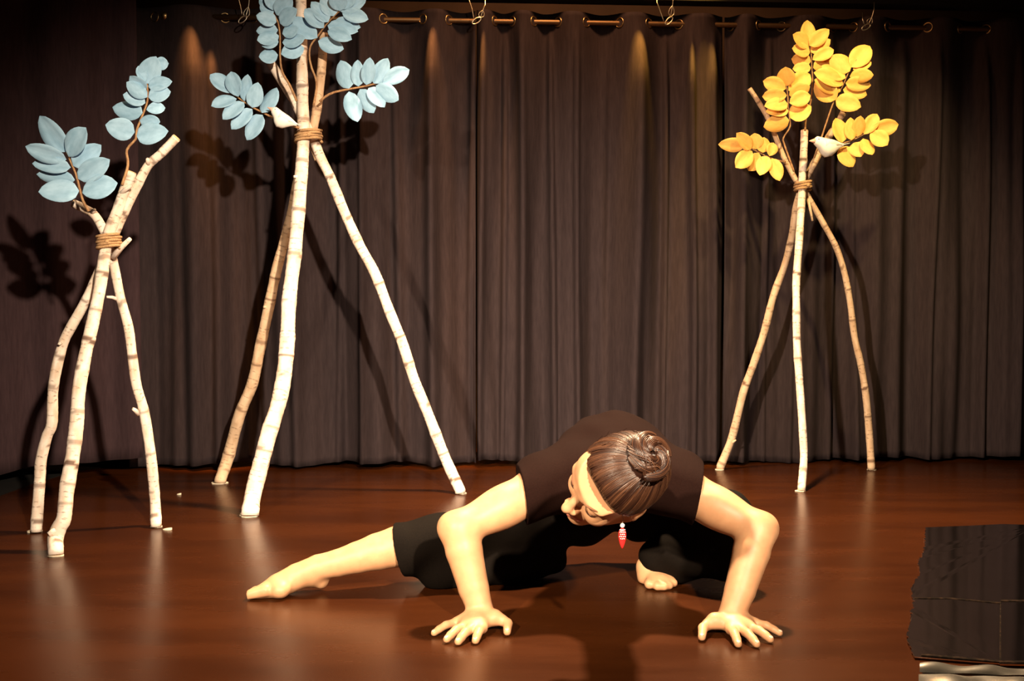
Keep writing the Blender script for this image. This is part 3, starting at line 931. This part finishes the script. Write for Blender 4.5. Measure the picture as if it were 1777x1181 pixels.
_r2.color_ramp.elements[0].position = 0.0; _r2.color_ramp.elements[0].color = (0.018, 0.006, 0.0035, 1)
_r2.color_ramp.elements[1].position = 1.0; _r2.color_ramp.elements[1].color = (0.095, 0.038, 0.018, 1)
L(M['hair'], _at2.outputs['Fac'], _r2.inputs[0]); L(M['hair'], _r2.outputs[0], M['hair'].node_tree.nodes['Principled BSDF'].inputs['Base Color'])
M['nail'] = mat('finger_nail', (0.72, 0.45, 0.34), 0.3, 0.5)
M['lash'] = mat('dark_lash', (0.05, 0.02, 0.012), 0.6, 0.2)
M['brow'] = mat('brown_brow', (0.16, 0.07, 0.035), 0.7, 0.2)
M['pearl'] = mat('white_bead', (0.9, 0.86, 0.82), 0.25, 0.6)
M['red'] = mat('red_enamel', (0.62, 0.02, 0.02), 0.3, 0.6)

me_ = empty('person', G(1050, 1010), 'person in black crouching low on both hands, one leg stretched out sideways', 'person')

# --- joints
S_R, E_R, W_R = P(930, 850, 2.78), P(796, 918, 2.69), G(832, 1060, 0.036)
S_L, E_L, W_L = P(1190, 852, 2.78), P(1315, 919, 2.70), G(1272, 1066, 0.036)
HIP_R, HIP_L = P(1015, 885, 3.18), P(1120, 880, 3.18)
KN_R, AN_R = P(806, 930, 3.04), P(562, 984, 2.93)
KN_L, AN_L = P(1262, 902, 2.99), P(1127, 984, 3.05)
PEL = P(1066, 860, 3.18)
CHEST = P(1062, 812, 2.93)
NECK0, NECK1 = P(1064, 825, 2.76), P(1078, 828, 2.56)
UPX = Vector((0, 0, 1))

# --- head frame
HC = P(1076, 828, 2.36)
HF = Vector((-0.885, -0.345, -0.30)).normalized()
HLa = Vector((0.33, -0.50, -0.79))
HL = (HLa - HF * HLa.dot(HF)).normalized()
HU = HF.cross(HL).normalized()
HS = 1.08
HR = np.array([[HF[i], HL[i], HU[i]] for i in range(3)])


def hd(f, l, u): return HC + (HF * f + HL * l + HU * u) * HS


def rr(*r): return tuple(q * HS for q in r)


def arm(F, S, E, W, side, r=(0.050, 0.047, 0.044)):
    """upper arm and forearm with muscle, elbow point"""
    F.cap(S, E, r[0] + 0.002, r[1] - 0.004, 0.02)
    F.ell(S.lerp(E, 0.42), (0.085, r[0] + 0.001, r[0] + 0.001), np.array(axes((E - S), UPX)), 0.02)
    d = (W - E)
    out = Vector((-side, 0, 0))
    F.cap(E, E.lerp(W, 0.26), 0.0440, 0.0455, 0.02)
    F.cap(E.lerp(W, 0.26), E.lerp(W, 0.72), 0.0455, 0.0372, 0.004)
    F.cap(E.lerp(W, 0.72), W + Vector((0, 0, 0.010)), 0.0372, 0.0318, 0.004)
    F.ell(E + out * 0.022 + Vector((0, 0.012, 0.004)), (0.027, 0.027, 0.027), None, 0.025)


def axes(x, up):
    X = Vector(x).normalized(); Z = (Vector(up) - X * Vector(up).dot(X)).normalized(); Y = Z.cross(X)
    return [[X[i], Y[i], Z[i]] for i in range(3)]


def hand(F, W, fingers, thumb, nails):
    """fingers: knuckle and tip pixels (index first); palm raised on the pads"""
    kn = []
    for (kx, ky, kz), (tx, ty), r in fingers:
        K = G(kx, ky, kz); T = G(tx, ty, 0.0085)
        r *= 1.08
        kn.append((K, T, r))
    Wl = W + Vector((0, 0, -0.004))
    for K, T, r in kn:                                  # metacarpals
        F.cap(Wl + (K - Wl) * 0.10, K, 0.0185, r + 0.0035, 0.014)
    F.ell(Wl.lerp((kn[1][0] + kn[2][0]) / 2, 0.55) + Vector((0, 0, -0.004)), (0.036, 0.036, 0.017), None, 0.014)
    for K, T, r in kn:
        d = T - K
        P1 = K + d * 0.48 + Vector((0, 0, 0.006))
        P2 = K + d * 0.78 + Vector((0, 0, 0.0035))
        F.cap(K, P1, r + 0.0012, r, 0.005)
        F.cap(P1, P2, r, r - 0.0006, 0.003)
        F.cap(P2, T, r - 0.0006, r - 0.0016, 0.003)
        nails.append((T, (T - P2).normalized(), r))
    b0, b1, b2, tip = thumb
    F.cap(Wl.lerp(b0, 0.25), b0, 0.020, 0.0165, 0.016)
    F.cap(b0, b1, 0.0165, 0.0125, 0.012)
    F.cap(b1, b2, 0.0125, 0.0115, 0.006)
    F.cap(b2, tip, 0.0115, 0.0092, 0.004)
    nails.append((tip, (tip - b2).normalized(), 0.0105))
    # web between thumb and index
    F.cap(b0, kn[0][0].lerp(Wl, 0.35), 0.013, 0.013, 0.014)


body = Field((-0.70, 2.30, -0.012), (0.76, 3.36, 0.52), 0.003)
# torso, hidden under the shirt
body.ell(CHEST, (0.14, 0.18, 0.095), None, 0.03)
body.cap(CHEST, PEL + Vector((0, 0, 0.03)), 0.09, 0.08, 0.03)
body.ell(PEL + Vector((0, 0, 0.01)), (0.145, 0.11, 0.078), None, 0.03)
body.cap(P(1062, 822, 2.80), NECK0, 0.07, 0.055, 0.03)
body.cap(NECK0, NECK1, 0.052, 0.048, 0.02)
body.cap(NECK1, hd(-0.02, 0, -0.045), 0.048, 0.05, 0.02)
for S, sd in ((S_R, -1), (S_L, 1)):
    body.cap(P(1062, 835, 2.80), S, 0.06, 0.05, 0.03)
    body.ell(S, (0.055, 0.055, 0.052), None, 0.02)
arm(body, S_R, E_R, W_R, 1)
arm(body, S_L, E_L, W_L, -1)
NAILS = []
hand(body, W_R, [((836, 1089, 0.020), (825, 1111), 0.0100), ((819, 1090, 0.021), (795, 1113), 0.0100), ((806, 1086, 0.020), (775, 1109), 0.0096), ((793, 1079, 0.019), (753, 1098), 0.0088)],
     (G(858, 1071, 0.030), G(872, 1076, 0.024), G(881, 1081, 0.020), G(880, 1096, 0.010)), NAILS)
hand(body, W_L, [((1269, 1091, 0.020), (1281, 1117), 0.0100), ((1285, 1091, 0.021), (1313, 1117), 0.0100), ((1299, 1087, 0.020), (1337, 1109), 0.0096), ((1309, 1080, 0.019), (1353, 1098), 0.0088)],
     (G(1240, 1077, 0.030), G(1228, 1083, 0.024), G(1220, 1089, 0.020), G(1218, 1105, 0.010)), NAILS)
# legs
body.cap(HIP_R, KN_R, 0.080, 0.058, 0.03); body.cap(HIP_L, KN_L, 0.080, 0.058, 0.03)
CALF_R = P(690, 948, 2.98)
body.cap(KN_R, CALF_R, 0.056, 0.0555, 0.004)
body.chain([CALF_R, P(655, 957, 2.965), P(620, 967, 2.95), P(585, 977, 2.938), P(552, 984, 2.93)], [0.0555, 0.0500, 0.0425, 0.0365, 0.0340], 0.004)
body.cap(KN_L, AN_L, 0.052, 0.034, 0.02)
# right foot, pointed, resting on its outer edge
body.chain([P(552, 984, 2.93), P(515, 1000, 2.92), P(482, 1017, 2.90), P(452, 1029, 2.885)], [0.0340, 0.0345, 0.0330, 0.0215], 0.004)
body.cap(P(545, 1001, 2.94), P(556, 1007, 2.945), 0.026, 0.022, 0.022)
body.ell(P(486, 1024, 2.87), (0.024, 0.022, 0.020), None, 0.02)
for i, (tx, ty, dz, r) in enumerate(((429, 1035, 2.862, 0.0125), (430, 1031, 2.885, 0.0105), (433, 1028, 2.90, 0.0098), (437, 1025, 2.917, 0.0095), (443, 1022, 2.93, 0.009))):
    T = P(tx, ty, dz); T.z = max(T.z, r)
    body.cap(P(460, 1024, 2.88 + 0.012 * (i - 1)), T, r + 0.005, r, 0.006)
# left foot under the seat, toes to the audience
body.cap(AN_L, P(1128, 1000, 3.04), 0.034, 0.030, 0.015)
body.ell(P(1124, 1000, 3.08), (0.030, 0.034, 0.026), None, 0.02)
body.cap(P(1128, 1002, 3.03), P(1146, 1009, 2.985), 0.030, 0.027, 0.02, flat=((0, 0, 1), 1.15))
for i, (tx, ty, dz, r) in enumerate(((1127, 1014, 2.965, 0.0140), (1141, 1019, 2.950, 0.0125), (1152, 1019, 2.950, 0.0120), (1161, 1016, 2.960, 0.0115), (1169, 1011, 2.975, 0.0112))):
    T = P(tx, ty, dz); T.z = max(T.z, r)
    body.cap(P(1136 + 5 * i, 1003, 3.01), T, 0.019, r, 0.009)
# head
body.ell(hd(-0.004, 0, 0.012), rr(0.094, 0.074, 0.088), HR, 0.0)
body.ell(hd(0.030, 0, -0.048), rr(0.058, 0.058, 0.074), HR, 0.02)
body.ell(hd(0.056, 0, 0.024), rr(0.034, 0.056, 0.046), HR, 0.035)
for sd in (-1, 1):
    body.cap(hd(0.000, sd * 0.058, -0.062), hd(0.068, sd * 0.014, -0.108), 0.017, 0.014, 0.022)
    body.ell(hd(0.062, sd * 0.037, -0.048), rr(0.025, 0.024, 0.024), HR, 0.02)
    body.cap(hd(0.086, sd * 0.013, 0.000), hd(0.073, sd * 0.050, 0.004), 0.011, 0.009, 0.016)
    body.ell(hd(0.093, sd * 0.032, -0.020), rr(0.013, 0.020, 0.011), HR, 0.016, 'sub')
    body.ell(hd(0.0735, sd * 0.032, -0.0205), rr(0.0145, 0.0165, 0.0115), HR, 0.004)
    # ear
    body.ell(hd(-0.008, sd * 0.074, -0.022), rr(0.017, 0.007, 0.029), HR, 0.006)
    body.ell(hd(-0.004, sd * 0.081, -0.020), rr(0.009, 0.005, 0.017), HR, 0.004, 'sub')
    body.ell(hd(-0.002, sd * 0.073, -0.049), rr(0.008, 0.006, 0.009), HR, 0.006)
body.ell(hd(0.078, 0, -0.114), rr(0.019, 0.022, 0.017), HR, 0.018)
body.cap(hd(0.086, 0, -0.008), hd(0.109, 0, -0.045), 0.0085, 0.0105, 0.012)
body.ell(hd(0.112, 0, -0.050), rr(0.0125, 0.0115, 0.011), HR, 0.008)
for sd in (-1, 1):
    body.ell(hd(0.100, sd * 0.0125, -0.055), rr(0.011, 0.0075, 0.0085), HR, 0.006)
    body.ell(hd(0.106, sd * 0.0065, -0.0635), rr(0.005, 0.0035, 0.004), HR, 0.003, 'sub')
body.ell(hd(0.080, 0, -0.084), rr(0.020, 0.026, 0.020), HR, 0.014)
LIPS = []
for sd in (-1, 1):
    LIPS += [(hd(0.0985, sd * 0.002, -0.0795), hd(0.088, sd * 0.023, -0.085), 0.0062), (hd(0.0985, sd * 0.001, -0.0915), hd(0.088, sd * 0.021, -0.0875), 0.0068)]
for a, c, r in LIPS: body.cap(a, c, r, r * 0.55, 0.004)
body.cap(hd(0.110, -0.024, -0.0855), hd(0.110, 0.024, -0.0855), 0.0075 * 0.35, None, 0.003, 'sub')
body.floorcut(0.0006)
BV, BQ = body.mesh(2)
lip = np.zeros(len(BV))
for a, c, r in LIPS:
    a = np.array(a); ab = np.array(c) - a
    t = np.clip(((BV - a) @ ab) / (ab @ ab), 0, 1)
    dd = np.linalg.norm(BV - a - t[:, None] * ab, axis=1) / r
    lip = np.maximum(lip, np.clip((1.45 - dd) / 0.5, 0, 1))
skin_o = build('body', BV, BQ, M['skin'], me_, True, None, {'lips': lip * 0.8})
del body
for T, d, r in NAILS:
    b = MB()
    Rn = Matrix(axes(d, (0, 0, 1)))
    b.ball(T + Vector((0, 0, r * 0.72)) + d * (r * 0.15), (r * 0.62, r * 0.5, r * 0.16), Rn, 10, 6)
    b.obj('fingernail', M['nail'], skin_o)

# --- shirt
sh = Field((-0.02, 2.60, 0.05), (0.62, 3.34, 0.53), 0.003)
sh.ell(P(1064, 802, 2.97), (0.165, 0.20, 0.126), None, 0.03)
sh.ell(P(1064, 780, 3.02), (0.125, 0.17, 0.098), None, 0.03)
for q_ in (950, 1180): sh.cap(P(1064, 790, 2.98), P(q_, 824, 2.84), 0.085, 0.062, 0.05)
sh.ell(P(1062, 840, 3.14), (0.165, 0.14, 0.110), None, 0.03)
sh.cap(P(1062, 830, 2.84), P(1070, 828, 2.74), 0.105, 0.075, 0.03)
SLV = []
for S, E, pp_, sgn in ((S_R, E_R, (906, 846), -1), (S_L, E_L, (1211, 866), 1)):
    t = 0.32
    d = (E - S).normalized()
    sh.cap(P(1062, 822, 2.84), S, 0.092, 0.070, 0.03)
    sh.cap(S, S + d * 0.14, 0.070, 0.0645, 0.02)
    sh.ell(S + Vector((-sgn * 0.02, 0.05, 0.02)), (0.075, 0.085, 0.07), None, 0.03)
    edge = P(pp_[0], pp_[1], (S.lerp(E, 0.25)).y)
    SLV.append((edge, d, sgn, S, E))
sh.ripple(lambda x, y, z: 0.0035 * np.sin(38 * x + 22 * y + 4 * np.sin(13 * z)) * np.sin(17 * y - 21 * z + 3 * np.sin(9 * x)) + 0.0018 * np.sin(55 * z + 25 * x - 12 * y))
for edge, d, sgn, S, E in SLV:
    nrm = Vector((sgn * 0.98, -0.12, -0.12 if sgn < 0 else -0.20)).normalized()
    lo = (edge.x - 0.16, 2.55, 0.0) if sgn < 0 else (edge.x - 0.03, 2.55, 0.0)
    hi = (edge.x + 0.03, 2.93, 0.5) if sgn < 0 else (edge.x + 0.16, 2.93, 0.5)
    sh.cut(edge, nrm, lo, hi)
    sh.cap(S + d * 0.045, E, 0.0540, 0.0540, 0.0, 'sub')
V, Q = sh.mesh(2)
shirt_o = build('shirt', V, Q, M['shirt'], me_)
del sh

# --- trousers
tr = Field((-0.42, 2.78, -0.01), (0.76, 3.40, 0.36), 0.003)
tr.ell(PEL + Vector((0, 0, 0.01)), (0.165, 0.13, 0.090), None, 0.03)
tr.cap(HIP_R, KN_R, 0.100, 0.078, 0.03)
tr.cap(HIP_L, KN_L, 0.100, 0.076, 0.03)
tr.cap(KN_R, P(700, 950, 2.985), 0.078, 0.0710, 0.01)
tr.cap(P(700, 950, 2.985), P(650, 961.5, 2.97), 0.0710, 0.0700, 0.004)
tr.cap(P(715, 968, 2.985), P(768, 1000, 3.0), 0.038, 0.030, 0.03)
# wide cloth hanging from the stretched leg to the floor
tr.cap(P(760, 985, 3.0), P(870, 985, 3.05), 0.045, 0.05, 0.04)
tr.cap(P(870, 985, 3.05), P(955, 972, 3.10), 0.05, 0.045, 0.04)
tr.cap(P(752, 1002, 2.99), P(830, 1003, 3.0), 0.026, 0.026, 0.03)
tr.cap(KN_L, P(1150, 970, 3.06), 0.072, 0.060, 0.03)
tr.cap(P(1255, 965, 2.95), P(1150, 968, 3.03), 0.055, 0.045, 0.04)
tr.cap(P(1275, 985, 2.96), P(1185, 990, 3.02), 0.030, 0.026, 0.03)
tr.ripple(lambda x, y, z: np.clip((x + 0.20) / 0.12, 0.25, 1) * 0.004 * np.sin(30 * x + 35 * z + 3 * np.sin(14 * y)) * np.sin(22 * y - 15 * z + 2.5 * np.sin(11 * x)) + 0.0028 * np.sin(48 * x - 30 * z + 9 * y))
tr.cut(P(692, 948, 2.98), Vector((-0.975, 0.06, -0.22)), (-0.45, 2.7, -0.05), (-0.20, 3.2, 0.3))
tr.cap(P(702, 949.6, 2.986), P(600, 973, 2.955), 0.0590, 0.0585, 0.0, 'sub')
tr.cap(P(1135, 978, 3.06), P(1127, 1030, 3.0), 0.036, 0.040, 0.0, 'sub')
tr.floorcut(0.0015)
V, Q = tr.mesh(2)
trouser_o = build('trousers', V, Q, M['trousers'], me_)
del tr

# --- hair: cap with bun, then swept strands
BUN = (HF * -0.30 + HU * 0.86 + HL * 0.16).normalized()
BX = (HL - BUN * HL.dot(BUN)).normalized(); BY = BUN.cross(BX)
SK = (np.array([0.094, 0.074, 0.088]) + 0.0055) * HS
SC = hd(-0.004, 0, 0.012)


def hairline(u):  # front edge of the hair along the head's height
    return np.interp(u, [-0.10, -0.075, -0.040, -0.015, 0.010, 0.035, 0.060, 0.075, 0.12], [-0.040, -0.026, 0.008, 0.032, 0.055, 0.069, 0.078, 0.080, 0.080])


lo = np.array(HC) - 0.19; hi = np.array(HC) + 0.19
hf = Field(lo, hi, 0.0025)
hf.ell(SC, SK, HR, 0.0)
sl, x, y, z = hf.sub(lo, hi)
f_ = ((x - HC[0]) * HF[0] + (y - HC[1]) * HF[1] + (z - HC[2]) * HF[2]) / HS
u_ = ((x - HC[0]) * HU[0] + (y - HC[1]) * HU[1] + (z - HC[2]) * HU[2]) / HS
tp_ = np.clip((f_ - hairline(u_) + 0.022) / 0.022, 0, 1)
hf.D = (hf.D + 0.0068 * tp_ * tp_).astype(np.float32)
hf.D = np.maximum(hf.D, (f_ - hairline(u_)) * 0.8 * HS).astype(np.float32)
hf.D = np.maximum(hf.D, ((-0.085 - u_) * HS)).astype(np.float32)
bc = SC + BUN * (0.092 * HS)
hf.ell(bc - BUN * 0.010, (0.048, 0.048, 0.018), np.array([[BX[i], BY[i], BUN[i]] for i in range(3)]), 0.010)
COILS = []
for c in range(6):
    a0 = c * 2 * math.pi / 6 + 0.3
    pts = []
    for i in range(16):
        t = i / 15
        a = a0 + 2.5 * t
        r_ = (0.046 + 0.004 * (c % 3)) * (1 - t) + 0.009 * t
        h_ = 0.003 + 0.012 * math.sin(math.pi * min(1, t * 1.1) * 0.62) + 0.004 * (c % 2)
        pts.append(bc + BX * (r_ * math.cos(a)) + BY * (r_ * math.sin(a)) + BUN * (h_ - 0.004))
    COILS.append(pts)
    hf.chain(pts, [0.003 + 0.0075 * math.sin(math.pi * (i + 0.4) / 15.8) ** 0.5 for i in range(16)], 0.003)
hf.ell(bc + BUN * 0.016, (0.009, 0.009, 0.012), None, 0.004, 'sub')
V, Q = hf.mesh(1)
hair_o = build('hair', V, Q, M['hair'], me_)
del hf
st = MB()
hr_ = random.Random(5)


def on_skull(dirv, lift=0.0):
    d = Vector(dirv).normalized()
    q = math.sqrt((d.dot(HF) / SK[0]) ** 2 + (d.dot(HL) / SK[1]) ** 2 + (d.dot(HU) / SK[2]) ** 2)
    return SC + d * (1 / q + lift)


us = np.linspace(-0.075, 0.0590, 160)
gl_ = np.sqrt(np.maximum(0, 1 - ((hairline(us) + 0.004) / (SK[0] / HS)) ** 2 - ((us - 0.012) / (SK[2] / HS)) ** 2)) * SK[1] / HS
rim = np.concatenate([np.stack([hairline(us), gl_, us], 1), np.stack([hairline(us), -gl_, us], 1)[::-1]])
rim_d = np.concatenate([[0], np.cumsum(np.linalg.norm(np.diff(rim, axis=0), axis=1))])
for i in range(2300):
    if hr_.random() < 0.22:
        s0 = Vector(HU) * -0.5 + Vector(HL) * hr_.uniform(-1, 1) + Vector(HF) * hr_.uniform(-1.0, -0.4)
    else:
        q = hr_.uniform(0, rim_d[-1])
        f, l, u = (float(np.interp(q, rim_d, rim[:, k])) for k in range(3))
        back = hr_.random() ** 2.5 * 0.05
        s0 = HF * (f + 0.004 - back) + HU * (u - 0.012 + back * 0.3) + HL * l
    s0 = s0.normalized()
    tang = (s0 - BUN * s0.dot(BUN)).normalized()
    tang = (tang + BUN.cross(tang) * 0.35).normalized()
    e0 = (BUN + tang * 0.40).normalized()
    if s0.dot(e0) > 0.985: continue
    pts = []; n_ = 14
    lock = math.sin(37.0 * math.atan2(tang.dot(BY), tang.dot(BX)) * 0.5)
    wob = hr_.uniform(-0.015, 0.015) + 0.025 * lock
    side = s0.cross(e0).normalized()
    lift = hr_.uniform(-0.0006, 0.0008) + 0.0011 * (1 - abs(lock))
    tone = min(1, max(0, 0.30 + 0.30 * lock + hr_.uniform(-0.3, 0.4)))
    for k in range(n_ + 1):
        t = k / n_
        d = s0.lerp(e0, t) + side * ((wob + 0.07) * math.sin(math.pi * t))
        pts.append(on_skull(d, lift - 0.0058 * max(0, 1 - t / 0.16) ** 2))
    w = hr_.uniform(0.0006, 0.0012)
    st.tube(pts, [w * (0.45 + 0.75 * math.sin(math.pi * min(1, 0.12 + k / n_ * 0.85))) for k in range(n_ + 1)], 4, a=[tone] * (n_ + 1), cap=False)
for q in range(7):                        # loose loops pinned over the bun
    a = hr_.uniform(0, 6.28); da = hr_.uniform(1.2, 2.4)
    lp_ = []
    for k in range(12):
        t = k / 11; aa = a + da * t
        r_ = 0.050 - 0.022 * math.sin(math.pi * t)
        lp_.append(bc + BX * (r_ * math.cos(aa)) + BY * (r_ * math.sin(aa)) + BUN * (0.002 + 0.020 * math.sin(math.pi * t)))
    for m_ in range(9):
        o_ = BUN * hr_.uniform(-0.004, 0.004) + BX * hr_.uniform(-0.005, 0.005) + BY * hr_.uniform(-0.005, 0.005)
        st.tube([p + o_ for p in lp_], 0.0011, 4, a=[hr_.random() ** 1.2] * 12, cap=False)
for pts in COILS:
    for q in range(22):
        a = q / 22 * 2 * math.pi
        pl = []
        for i, p in enumerate(pts):
            T = (pts[min(i + 1, 15)] - pts[max(i - 1, 0)]).normalized()
            Bn = (BUN - T * BUN.dot(T)).normalized(); Sn = T.cross(Bn)
            rad = 0.0038 + 0.0078 * math.sin(math.pi * (i + 0.4) / 15.8) ** 0.5
            aa = a + i * 0.10
            pl.append(p + (Bn * math.cos(aa) + Sn * math.sin(aa)) * rad)
        st.tube(pl, 0.0011, 4, a=[hr_.random() ** 1.3] * 16, cap=False)
for i in range(26):     # fly-away wisps
    d = (HU * hr_.uniform(0.2, 1) + HL * hr_.uniform(-1, 1) + HF * hr_.uniform(-0.6, 0.5)).normalized()
    a = on_skull(d, 0.001); t_ = (BUN - d * BUN.dot(d)).normalized()
    st.tube([a, a + t_ * 0.014 + d * 0.004, a + t_ * 0.026 + d * hr_.uniform(0.004, 0.012)], [0.0006, 0.0005, 0.0003], 3, cap=False)
o = st.obj('hair_strands', M['hair'], hair_o, attr='tone'); o['kind'] = 'stuff'

# brows, lash lines
for sd in (-1, 1):
    bp_ = spline([hd(0.0965, sd * 0.014, 0.003), hd(0.0955, sd * 0.028, 0.007), hd(0.087, sd * 0.042, 0.008), hd(0.076, sd * 0.052, 0.003)], 0.003)
    b = MB(); b.tube(bp_, [0.0028 * math.sin(math.pi * (0.15 + 0.8 * k / len(bp_))) for k in range(len(bp_))], 6)
    b.obj('eyebrow', M['brow'], skin_o)
    lp_ = spline([hd(0.0845, sd * 0.019, -0.0255), hd(0.0880, sd * 0.027, -0.0285), hd(0.0865, sd * 0.038, -0.0285), hd(0.079, sd * 0.047, -0.0250)], 0.003)
    b = MB(); b.tube(lp_, [0.0013 * math.sin(math.pi * (0.15 + 0.8 * k / len(lp_))) for k in range(len(lp_))], 6)
    b.obj('eyelash', M['lash'], skin_o)

# earring on the near ear
LB = P(1080, 906, (hd(-0.002, 0.080, -0.052)).y - 0.012)
ear = MB(); ear.tube([LB + Vector((0, 0.004, 0.012)), LB + Vector((0.002, 0, 0.008)), LB + Vector((0, 0, -0.002))], 0.0007, 6)
ear_o = ear.obj('earring', M['steel'], me_)
bd = MB(); bd.ball(LB + Vector((0, 0, -0.0065)), 0.0053); bd.obj('bead', M['pearl'], ear_o)
pn = MB(); k = 14; prof = [(0, 0.002), (0.004, 0.0060), (0.010, 0.0083), (0.018, 0.0088), (0.026, 0.0078), (0.034, 0.0058), (0.041, 0.0032), (0.046, 0.0008)]
z0 = LB.z - 0.0115
V = []; F = []
for dz, r in prof: V += [Vector((LB.x + r * math.cos(2 * math.pi * i / k), LB.y + r * 0.6 * math.sin(2 * math.pi * i / k), z0 - dz)) for i in range(k)]
F = [(s * k + i, (s + 1) * k + i, (s + 1) * k + (i + 1) % k, s * k + (i + 1) % k) for s in range(len(prof) - 1) for i in range(k)]
F += [tuple(range(k)), tuple(reversed(range((len(prof) - 1) * k, len(prof) * k)))]
pn.add(V, F); pn.obj('pendant', M['red'], ear_o)
for row in range(5):
    dz = 0.004 + row * 0.0048
    r = float(np.interp(dz, [q[0] for q in prof], [q[1] for q in prof]))
    for cidx in range(-2, 3):
        a = (cidx + 0.5 * (row % 2)) * 0.48
        if abs(a) > 1.2 - 0.14 * row: continue
        c = Vector((LB.x + r * math.sin(a), LB.y - 0.6 * r * math.cos(a) - 0.0003, z0 - dz))
        q = MB(); q.ball(c, (0.0017, 0.0008, 0.0010), Matrix.Rotation(0.5 if cidx % 2 else -0.5, 3, 'Y'), 8, 5); q.obj('scale', M['pearl'], ear_o)

# ------------------------------------------------------------------ glossy black sheet on the floor
M['gloss'] = mat('dark_mirror_film', (0.7, 0.66, 0.66), 0.10, 0.6, 1.0)
noise_color(M['gloss'], 'Object', (7, 9, 1), (0.84, 0.78, 0.78), (0.93, 0.88, 0.88), bump=0.03, bump_dist=0.003)
M['clear'] = mat('silvery_tape', (0.55, 0.50, 0.42), 0.24, 0.6, 0.95)
noise_color(M['clear'], 'Object', (26, 60, 1), (0.74, 0.70, 0.62), (0.92, 0.88, 0.80), bump=0.12, bump_dist=0.003)
sheet = empty('black_plastic_sheet', G(1690, 1050), 'dark mirror-like plastic sheet with a torn edge taped flat on the floor', 'plastic sheet')


def panel(name, pts, m, z=0.004, jag=0.0, seed=1, parent=sheet):
    r_ = random.Random(seed)
    out = []
    for i, (x, y, j) in enumerate(pts):
        a = G(x, y); nx_, ny_, _ = pts[(i + 1) % len(pts)]
        bq = G(nx_, ny_)
        n_ = max(1, int((bq - a).length / 0.012)) if j else 1
        for k_ in range(n_):
            p = a.lerp(bq, k_ / n_)
            if j and k_: p = p + Vector((r_.uniform(-1, 1) * j, r_.uniform(-1, 1) * j, 0))
            out.append(p)
    k_ = len(out)
    top = [Vector((p.x, p.y, z + r_.uniform(0, 0.0008))) for p in out]; bot = [Vector((p.x, p.y, z - 0.0025)) for p in out]
    b = MB(); b.add(top + bot, [tuple(range(k_)), tuple(reversed(range(k_, 2 * k_)))] + [(i, i + k_, (i + 1) % k_ + k_, (i + 1) % k_) for i in range(k_)])
    return b.obj(name, m, parent, False)


panel('film_panel', [(1606, 917, 0), (1680, 914, 0), (1740, 911, 0), (1800, 913, 0), (1900, 930, 0), (1990, 1048, 0), (1740, 1054, 0), (1650, 1046, 0), (1585, 1046, .003), (1580, 1022, .004), (1597, 996, .004), (1592, 980, .005), (1604, 955, .004)], M['gloss'], 0.0045, 1, 3)
panel('film_panel', [(1586, 1042, 0), (1650, 1043, 0), (1738, 1051, 0), (1737, 1156, 0), (1660, 1150, 0), (1587, 1144, .003), (1578, 1124, .004), (1573, 1104, .004), (1580, 1075, .005)], M['gloss'], 0.0068, 1, 4)
panel('film_panel', [(1738, 1048, 0), (1990, 1050, 0), (2080, 1165, 0), (1735, 1158, 0)], M['gloss'], 0.0075, 1, 5)
M['seam'] = mat('dusty_tape_edge', (0.10, 0.062, 0.04), 0.9, 0.05)
noise_color(M['seam'], 'Object', (60, 60, 1), (0.006, 0.004, 0.003), (0.045, 0.026, 0.017), 0.45, 0.8)
panel('tape_seam', [(1586, 1041.5, 0), (1650, 1042, 0), (1735, 1050, 0), (1735, 1051.6, 0), (1650, 1043.6, 0), (1587, 1043, 0)], M['seam'], 0.0085, 1, 6)
panel('tape_seam', [(1736, 1046, 0), (1990, 1048, 0), (1990, 1050, 0), (1736, 1048.5, 0)], M['seam'], 0.0095, 1, 7)
panel('tape_seam', [(1735, 1050, 0), (1737, 1050, 0), (1737, 1157, 0), (1734, 1157, 0)], M['seam'], 0.0095, 1, 8)
panel('tape_seam', [(1600, 1141, 0), (1740, 1153, 0), (1990, 1156, 0), (1990, 1160, 0), (1740, 1156, 0), (1598, 1144, 0)], M['seam'], 0.0098, 1, 9)
# tape along the front, gently buckled so it catches the lamps
def tape(x0, x1, yt, yb, dy, z, seed, nu=60):
    b = MB(); V = []; F = []
    nq = 13
    for i in range(nu + 1):
        t = i / nu
        amp = 0.007 + 0.005 * math.sin(9.0 * t + seed) + 0.005 * math.sin(23 * t + 2 * seed)
        for q in range(nq):
            sv = q / (nq - 1)
            p = G(x0 + (x1 - x0) * t, yt + (yb - yt) * sv + dy * t)
            p.z = z + 0.002 + amp * math.sin(math.pi * sv) ** 0.7 + 0.001 * math.sin(25 * t - 4 * sv)
            V.append(p)
    top = len(V)
    V += [Vector((p.x, p.y, p.z - 0.0008)) for p in V]
    for i in range(nu):
        for q in range(nq - 1):
            a = i * nq + q
            F += [(a, a + nq, a + nq + 1, a + 1), (top + a, top + a + 1, top + a + nq + 1, top + a + nq)]
    b.add(V, F)
    return b.obj('edge_tape', M['clear'], sheet)


tape(1596, 1990, 1160, 1172, 12, 0.006, 0.4)
tape(1594, 1990, 1174, 1196, 12, 0.004, 2.1)
